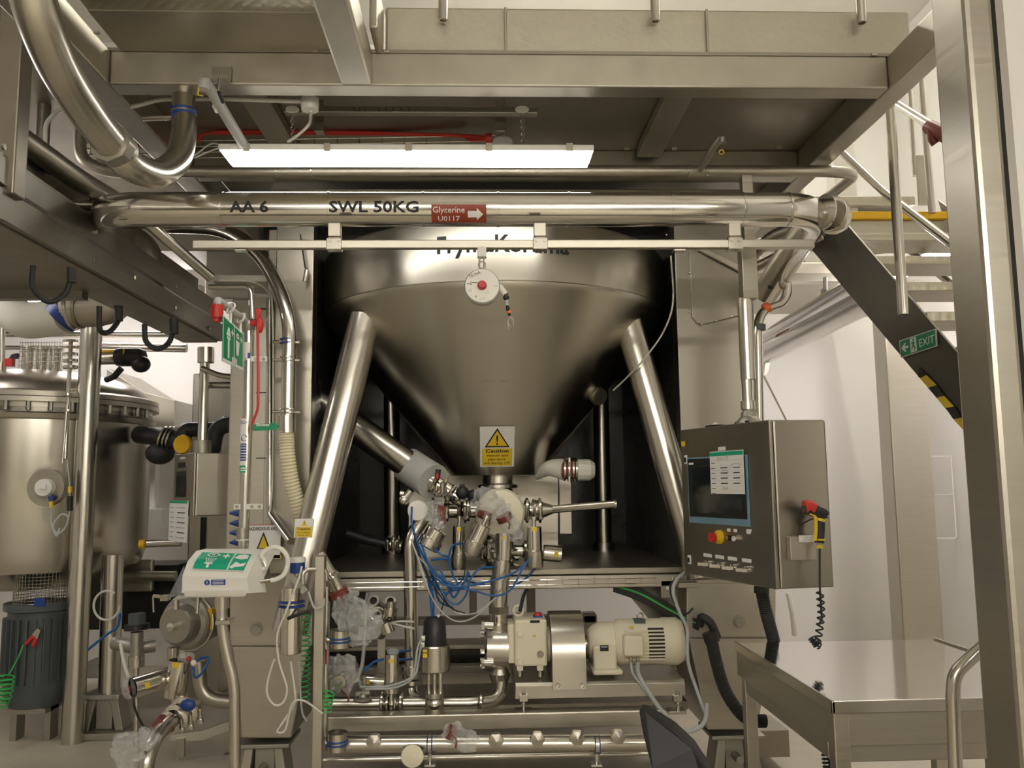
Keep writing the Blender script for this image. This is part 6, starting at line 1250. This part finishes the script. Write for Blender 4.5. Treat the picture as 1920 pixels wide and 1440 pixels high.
# screen: photo corners give fractions on the door
bez = cpl(.10, .355, .785, .80, 0, .008, PBL).obj('screen_bezel', PBL, t, bev=.002)
m_ = cpl(.115, .40, .77, .79, .008, .010, BKI); cpl(.16, .425, .73, .745, .010, .011, SCR, m_); m_.rect(lambda a, b: cfn(a, b, .0115), .13, .752, .19, .765, WH, 1, 1); m_.obj('touch_screen', BKI, bez)
m_ = M(); f_ = lambda a, b, k=0: cfn(a, b, .014+k); m_.prism([f_(.40, .555), f_(.77, .555), f_(.77, .83), f_(.40, .83)], nn*.002, WH); f1 = lambda a, b: cfn(a, b, .017); m_.rect(f1, .40, .80, .77, .825, GE, 1, 1)
for k in range(7):
    y = .77-k*.033; m_.rect(f1, .405, y, .765, y+.001, GW, 1, 1); m_.rect(f1, .415, y-.018, .46, y-.014, BKI, 1, 1)
    if k in (1, 3, 4, 2): m_.rect(f1, .52, y-.018, .60, y-.012, BKI, 1, 1); m_.rect(f1, .66, y-.018, .73, y-.012, BKI, 1, 1)
m_.text(f1, 'Lot 19', .55, .775, .022, GW, width=.12); m_.text(f1, 'Hutt', .57, .583, .018, GW, width=.06)
for (x, y, rx) in ((.695, .735, .05), (.57, .695, .035)):
    P_ = [cfn(x+rx*math.cos(q*PI/10), y+.014*math.sin(q*PI/10), .0172) for q in range(21)]; m_.tube(P_, .0007, GW, 4)
m_.obj('status_card', WH, t, label='white status card with green header over the screen'); 
cpl(.47, .835, .55, .86, 0, .002, WH).obj('white_tag', WH, t)
m_ = M(); c_ = cfn(.45, .275); m_.cyl(c_, c_+nn*.012, .030, mt=YL, seg=28).cyl(c_+nn*.012, c_+nn*.03, .019, mt=YL).cyl(c_+nn*.03, c_+nn*.05, .021, mt=RD); m_.obj('emergency_stop', YL, t, label='red and yellow emergency stop button')
m_ = M(); c_ = cfn(.56, .275); m_.cyl(c_, c_+nn*.014, .012, mt=BKI).cyl(c_+nn*.014, c_+nn*.016, .009, mt=PO); c_ = cfn(.63, .275); m_.cyl(c_, c_+nn*.014, .014, mt=TB).cyl(c_+nn*.014, c_+nn*.018, .011, mt=WP); m_.obj('push_button', TB, t)
m_ = M(); f1 = lambda a, b: cfn(a, b, .002); m_.rect(f1, .535, .315, .575, .335, WH, 1, 1); m_.rect(f1, .605, .315, .645, .335, WH, 1, 1); m_.poly(f1, [(.78, .31), (.80, .34), (.74, .34), (.74, .31)], WH)
for x in (.25, .39, .53, .68): m_.rect(f1, x, .135, x+.10, .158, WH, 1, 1)
m_.rect(f1, .02, .885, .07, .92, YL, 1, 1); m_.obj('button_label', WH, t)
for x in (.25, .39, .53, .68): 
    m_ = M(); c_ = cfn(x+.05, .09); m_.cyl(c_, c_+nn*.02, .016, mt=PO).box(c_+nn*.026, (.012, .05, .014), PO, Matrix.Rotation(.9, 3, 'Z')); m_.obj('rotary_key', PO, t)
m_ = M()
for y in (.76, .07): cpl(.055, y, .085, y+.06, 0, .004, WH, m_); cpl(.062, y+.012, .078, y+.045, .004, .007, BKI, m_)
m_.obj('door_lock', WP, cdoor)
m_ = M(); 
for f in (.2, .55): p = V((A0.x, A0.y, z1)).lerp(V((A1.x, A1.y, z1)), f)+V((.08, .02, 0)); m_.box(p+V((0, 0, .008)), (.09, .05, .016), PB, Matrix.Rotation(math.atan2(ux.y, ux.x), 3, 'Z')); m_.sph(p+V((0, 0, .018)), .012, WP)
m_.obj('cable_entry', PB, t)
# scanner on the side face
sx_ = (A2-A1); sx_.z = 0; ws_ = sx_.length; sx_.normalize(); sn = V((sx_.y, -sx_.x, 0)); so = V((A1.x, A1.y, z0))
sfn = lambda a, b, k=0: so+sx_*a*ws_+V((0, 0, 1))*b*HH+sn*(.001+k)
m_ = M(); m_.prism([sfn(.14, .17), sfn(.62, .17), sfn(.62, .31), sfn(.14, .31)], sn*.035, BR); pocket = m_.obj('document_pocket', BR, t, bev=.003)
m_ = M(); f_ = lambda a, b, k=0: sfn(a, b, .037+k); m_.rect(f_, .30, .275, .62, .315, WH, 1, 1); m_.text(lift(f_, .001), 'Zebra', .46, .297, .010, GW, width=.12); m_.text(lift(f_, .001), 'GANTRY 1', .46, .282, .008, GW, width=.2); m_.obj('pocket_label', WH, pocket)
t = T('barcode_scanner', 'red, yellow and black handheld barcode scanner hung on the cabinet side', 'scanner', W(1538, 1030, 3.34))
sd = 3.33
m_ = M(); m_.tube(PW([(1507, 952, sd), (1515, 952, sd), (1527, 957, sd), (1541, 963, sd), (1546, 968, sd)]), .02, PB, 20, spl=True, rf=lambda u: (.028-.006*abs(u-.3)) if u > .05 else .024); m_.obj('head', PB, t)
M().tube(PW([(1508, 951, sd-.004), (1516, 950, sd-.004), (1526, 954, sd-.004)]), .026, RD, 20, spl=True).obj('red_bumper', RD, t)
m_ = M(); m_.tube(PW([(1538, 968, sd), (1538, 990, sd), (1536, 1018, sd)]), .018, PB, 16, spl=True); m_.obj('grip', PB, t)
m_ = M(); m_.tube(PW([(1518, 962, sd-.012), (1528, 968, sd-.012), (1530, 990, sd-.01), (1528, 1014, sd-.01)]), .007, YL, 10, spl=True).wc(1538, 972, 1537, 977, sd, 10, YL).wc(1537, 1010, 1537, 1013, sd, 10.5, YL).wc(1537, 1022, 1537, 1028, sd, 6, YL); m_.obj('yellow_trim', YL, t)
m_ = M(); m_.wt([(1498, 985, 3.38), (1522, 973, 3.35), (1552, 970, 3.35)], 1.5, PB, 8); m_.obj('wire_cradle', PB, t)
m_ = M(); m_.wt([(1537, 1028, sd), (1537, 1100, sd), (1541, 1160, sd), (1535, 1172, sd)], 2, RB, 8).coil(PW([(1537, 1108, sd-.01), (1540, 1150, sd-.01), (1536, 1185, sd-.01), (1530, 1215, sd-.01)]), 6*S(sd), .0035, 9, RB)
m_.coil(PW([(1522, 1195, sd), (1534, 1212, sd)]), 7*S(sd), .003, 4, RB); m_.coil(PW([(1545, 1392, 3.1), (1552, 1450, 3.1)]), 6*S(3.1), .004, 8, RB); m_.obj('coiled_cord', RB, t)
t = T('cable_hose', 'black ribbed conduit dropping from the cabinet bottom behind the pedestal below the touch screen', 'hose', W(1435, 1105, 3.75)); ribbed(PW([(1427, 1102, 3.75), (1437, 1150, 3.8), (1448, 1190, 3.85), (1456, 1225, 3.9)]), 11*S(3.8), RB, 60, .08, 5, 16).obj('hose_wall', RB, t); M().wc(1428, 1100, 1428, 1112, 3.75, 14, PB).obj('gland', PB, t)
t = T('cable_hose', 'thick black ribbed conduit curving down in front of the pedestal below the touch screen', 'hose', W(1325, 1180, 4.2)); ribbed(PW([(1335, 1205, 4.25), (1344, 1245, 4.2), (1358, 1290, 4.15), (1382, 1330, 4.1), (1408, 1350, 4.1), (1436, 1352, 4.1)]), 11*S(4.2), RB, 60, .07, 5, 16).obj('hose_wall', RB, t)
M().wt([(1345, 1196, 4.3), (1332, 1168, 4.3), (1316, 1158, 4.32), (1312, 1172, 4.34)], 8, PB, spl=True).wc(1330, 1186, 1336, 1204, 4.27, 14, PB).obj('elbow', PB, t)
t = T('cable_bundle', 'bundle of black and green cables sloping down behind the cream motor', 'cable', W(1250, 1130, 4.5))
for k in range(6): M().wt([(1150, 1092+k*3, 4.5), (1200, 1105+k*4, 4.48), (1255, 1135+k*4, 4.45), (1310, 1165+k*3, 4.42)], 2.6, GC if k == 2 else RB, spl=True, seg=8).obj('cable', RB, t)
M().wt([(1290, 1070, 4.3), (1270, 1085, 4.25), (1262, 1110, 4.22), (1275, 1150, 4.22), (1288, 1180, 4.22), (1290, 1240, 4.2), (1305, 1290, 4.2), (1325, 1345, 4.15)], 3.2, GW, spl=True).obj('signal_cable', GW, cat='cable', label='grey cable running down the pedestal edge beside the cream motor')
M().wt([(1285, 1075, 4.28), (1258, 1095, 4.24), (1262, 1125, 4.22), (1285, 1150, 4.22), (1300, 1140, 4.22)], 1.8, RB, spl=True).obj('signal_cable', RB, cat='cable', label='thin black cable loop beside the pedestal junction plate')
t = T('junction_plate', 'small steel junction box with white button beside the cable bundle', 'box', W(1250, 1110, 4.45)); M().wb(1239, 1088, 1262, 1122, 4.45, .08).obj('box_body', DK, t, bev=.004); M().sph(W(1252, 1103, 4.44), .010, WP).obj('button', WP, t)
t = pipe('riser_pipe', 'riser pipe with S-bend beside the cabinet suspension tube', [(1482, 470, 4.1), (1470, 510, 4.1), (1478, 545, 4.1), (1468, 570, 4.1), (1430, 583, 4.05), (1420, 610, 4.0), (1424, 800, 4.0)], 9, TB, fil=.10, bands=[((1425, 614, 4.0), (1425, 618, 4.0), .03)], bandm=MG)
M().wc(1442, 576, 1432, 580, 4.05, 10.5, OR).obj('orange_tape', OR, t)
t = T('flange_valve', 'small flanged hand valve at the top of the S-bend riser', 'valve', W(1470, 500, 4.1)); m_ = M()
for py in (492, 500, 508): m_.wc(1471, py-2, 1471, py+3, 4.1, 18, CA)
m_.obj('flange', CA, t); m_ = M()
for px in (1456, 1462, 1480, 1486): m_.wc(px, 488, px, 514, 4.06, 2, PO)
m_.obj('bolt', PO, t); M().wb(1440, 500, 1450, 506, 4.1, .02).wt([(1444, 505, 4.1), (1444, 530, 4.1)], 2, CA).sph(W(1446, 536, 4.1), .018, PB).obj('hand_lever', CA, t)
t = pipe('sloping_pipe', 'dark branch pipe passing behind the end of the lifting rail by the stairs', [(1540, 440, 4.2), (1480, 470, 4.3), (1420, 500, 4.6)], 10, DK); 
t = pipe('sloping_pipe', 'second dark branch pipe above the S-bend valve', [(1500, 425, 4.1), (1450, 440, 4.2), (1410, 480, 4.4)], 12, DK)
# insulated ducts going back on the right
t = T('jacketed_pipe', 'upper bright jacketed pipe running back beyond the staircase', 'pipe', W(1600, 530, 4.6)); m_ = M(); m_.cyl(W(1625, 520, 4.6), W(1428, 640, 6.9), .062, seg=32); m_.obj('jacket', JK, t)
t = T('jacketed_pipe', 'lower bright jacketed pipe with brown label running back beyond the staircase', 'pipe', W(1600, 560, 4.7)); m_ = M(); m_.cyl(W(1640, 555, 4.7), W(1436, 662, 6.8), .085, seg=32); m_.obj('jacket', JK, t); M().cyl(W(1500, 623, 6.0), W(1475, 637, 6.3), .087, mt=BRN, seg=32).obj('pipe_label', BRN, t)
t = T('ceiling_bracket', 'bracket and beam end holding the jacketed pipes below the stair', 'bracket', W(1560, 560, 5.0)); M().wb(1548, 548, 1640, 562, 5.3, .1).obj('beam', BH, t); M().wb(1545, 540, 1553, 566, 5.2, .05, WP).wc(1547, 520, 1547, 545, 5.2, 4).obj('drop_rod', WP, t)
t = T('deck_beam', 'horizontal steel channel beyond the stair stringer', 'beam', W(1480, 520, 6.0)); M().wb(1418, 512, 1600, 527, 6.0, .1).wb(1418, 470, 1620, 500, 6.4, .1, JK).obj('channel', TB, t)
t = T('wall_frame', 'slim grey frame against the back wall beside the riser pipe', 'frame', W(1440, 720, 6.9)); m_ = M(); m_.prism(PW([(1440, 640, 6.9), (1452, 632, 6.9), (1440, 700, 6.9), (1432, 705, 6.9)]), (0, .1, 0)); m_.wt([(1432, 705, 6.9), (1480, 800, 7.3)], 2, TB); m_.obj('strut', TB, t)
M().wt([(1478, 1112, 7.2), (1482, 1130, 7.2), (1486, 1150, 7.2), (1490, 1190, 7.3)], 5, WP).obj('wall_hose', WP, cat='hose', label='white spray hose end hanging on the back wall below the cabinet')
# ---- steel table
t = T('steel_table', 'stainless steel work table with raised rim beside the large near post', 'table', (1.5, 3.2, 0))
zt = .805; x0 = 1.10; y0 = 2.75; y1 = 3.8; x1 = 2.0
M().bb((x0+.01, y0+.01, zt-.012), (x1-.01, y1, zt-.004)).obj('table_top', PO if 0 else mat('table_steel', (.66, .64, .60), 1, .08, .03, (5, 30, 5), .0), t, bev=.002)
m_ = M(); m_.bb((x0, y0, zt-.035), (x0+.012, y1, zt+.004)); m_.bb((x0, y0, zt-.035), (x1, y0+.012, zt+.004)); m_.bb((x1-.012, y0, zt-.035), (x1, y1, zt+.004)); m_.obj('rim', TB, t, bev=.003)
m_ = M(); m_.bb((x0+.01, y0+.02, zt-.14), (x0+.03, y1, zt-.03)); m_.bb((x0+.01, y0+.02, zt-.14), (x1-.01, y0+.04, zt-.03)); m_.bb((x0+.01, y1-.03, zt-.14), (x1-.01, y1, zt-.03)); m_.bb((x0+.05, y0+.06, zt-.2), (x1-.05, y0+.1, zt-.14)); m_.bb((x0+.02, y0+.1, zt-.2), (x0+.05, y1-.1, zt-.14)); m_.obj('apron', BR, t, bev=.003)
for x, y in ((x0+.008, y0+.012), (x1-.07, y0+.04), (x0+.02, y1-.07), (x1-.07, y1-.07), (x0+.62, y0+.2)): M().bb((x, y, 0), (x+.05, y+.05, zt-.03)).obj('leg', BR, t, bev=.004)
M().wb(1410, 1370, 1480, 1420, 4.6, .3).obj('floor_box', DK, cat='box', label='dark steel box on the floor behind the steel table legs')
# ---- black plastic item foreground
t = T('black_chute', 'black curved plastic cover standing in front of the drain header', 'cover', W(1250, 1440, 3.3))
m_ = M(); prof = PW([(1198, 1332, 3.35), (1210, 1334, 3.33), (1262, 1366, 3.28), (1300, 1402, 3.24), (1330, 1448, 3.2), (1330, 1500, 3.2), (1240, 1500, 3.2), (1222, 1440, 3.25), (1206, 1380, 3.3)])
m_.prism(prof, (.03, .10, 0)); m_.obj('cover_shell', PB, t, bev=.006)

# things of a single body become one mesh at top level
for e in [o for o in bpy.data.objects if o.type == 'EMPTY' and o.parent is None]:
    ch = [o for o in bpy.data.objects if o.parent == e]
    if len(ch) == 1 and not [o for o in bpy.data.objects if o.parent == ch[0]] and 'label' not in ch[0]:
        c = ch[0]; nm = e.name; c.parent = None; c.location = e.location.copy(); c.rotation_euler = e.rotation_euler.copy()
        for k in ('label', 'category', 'group'):
            if k in e: c[k] = e[k]
        bpy.data.objects.remove(e); c.name = nm
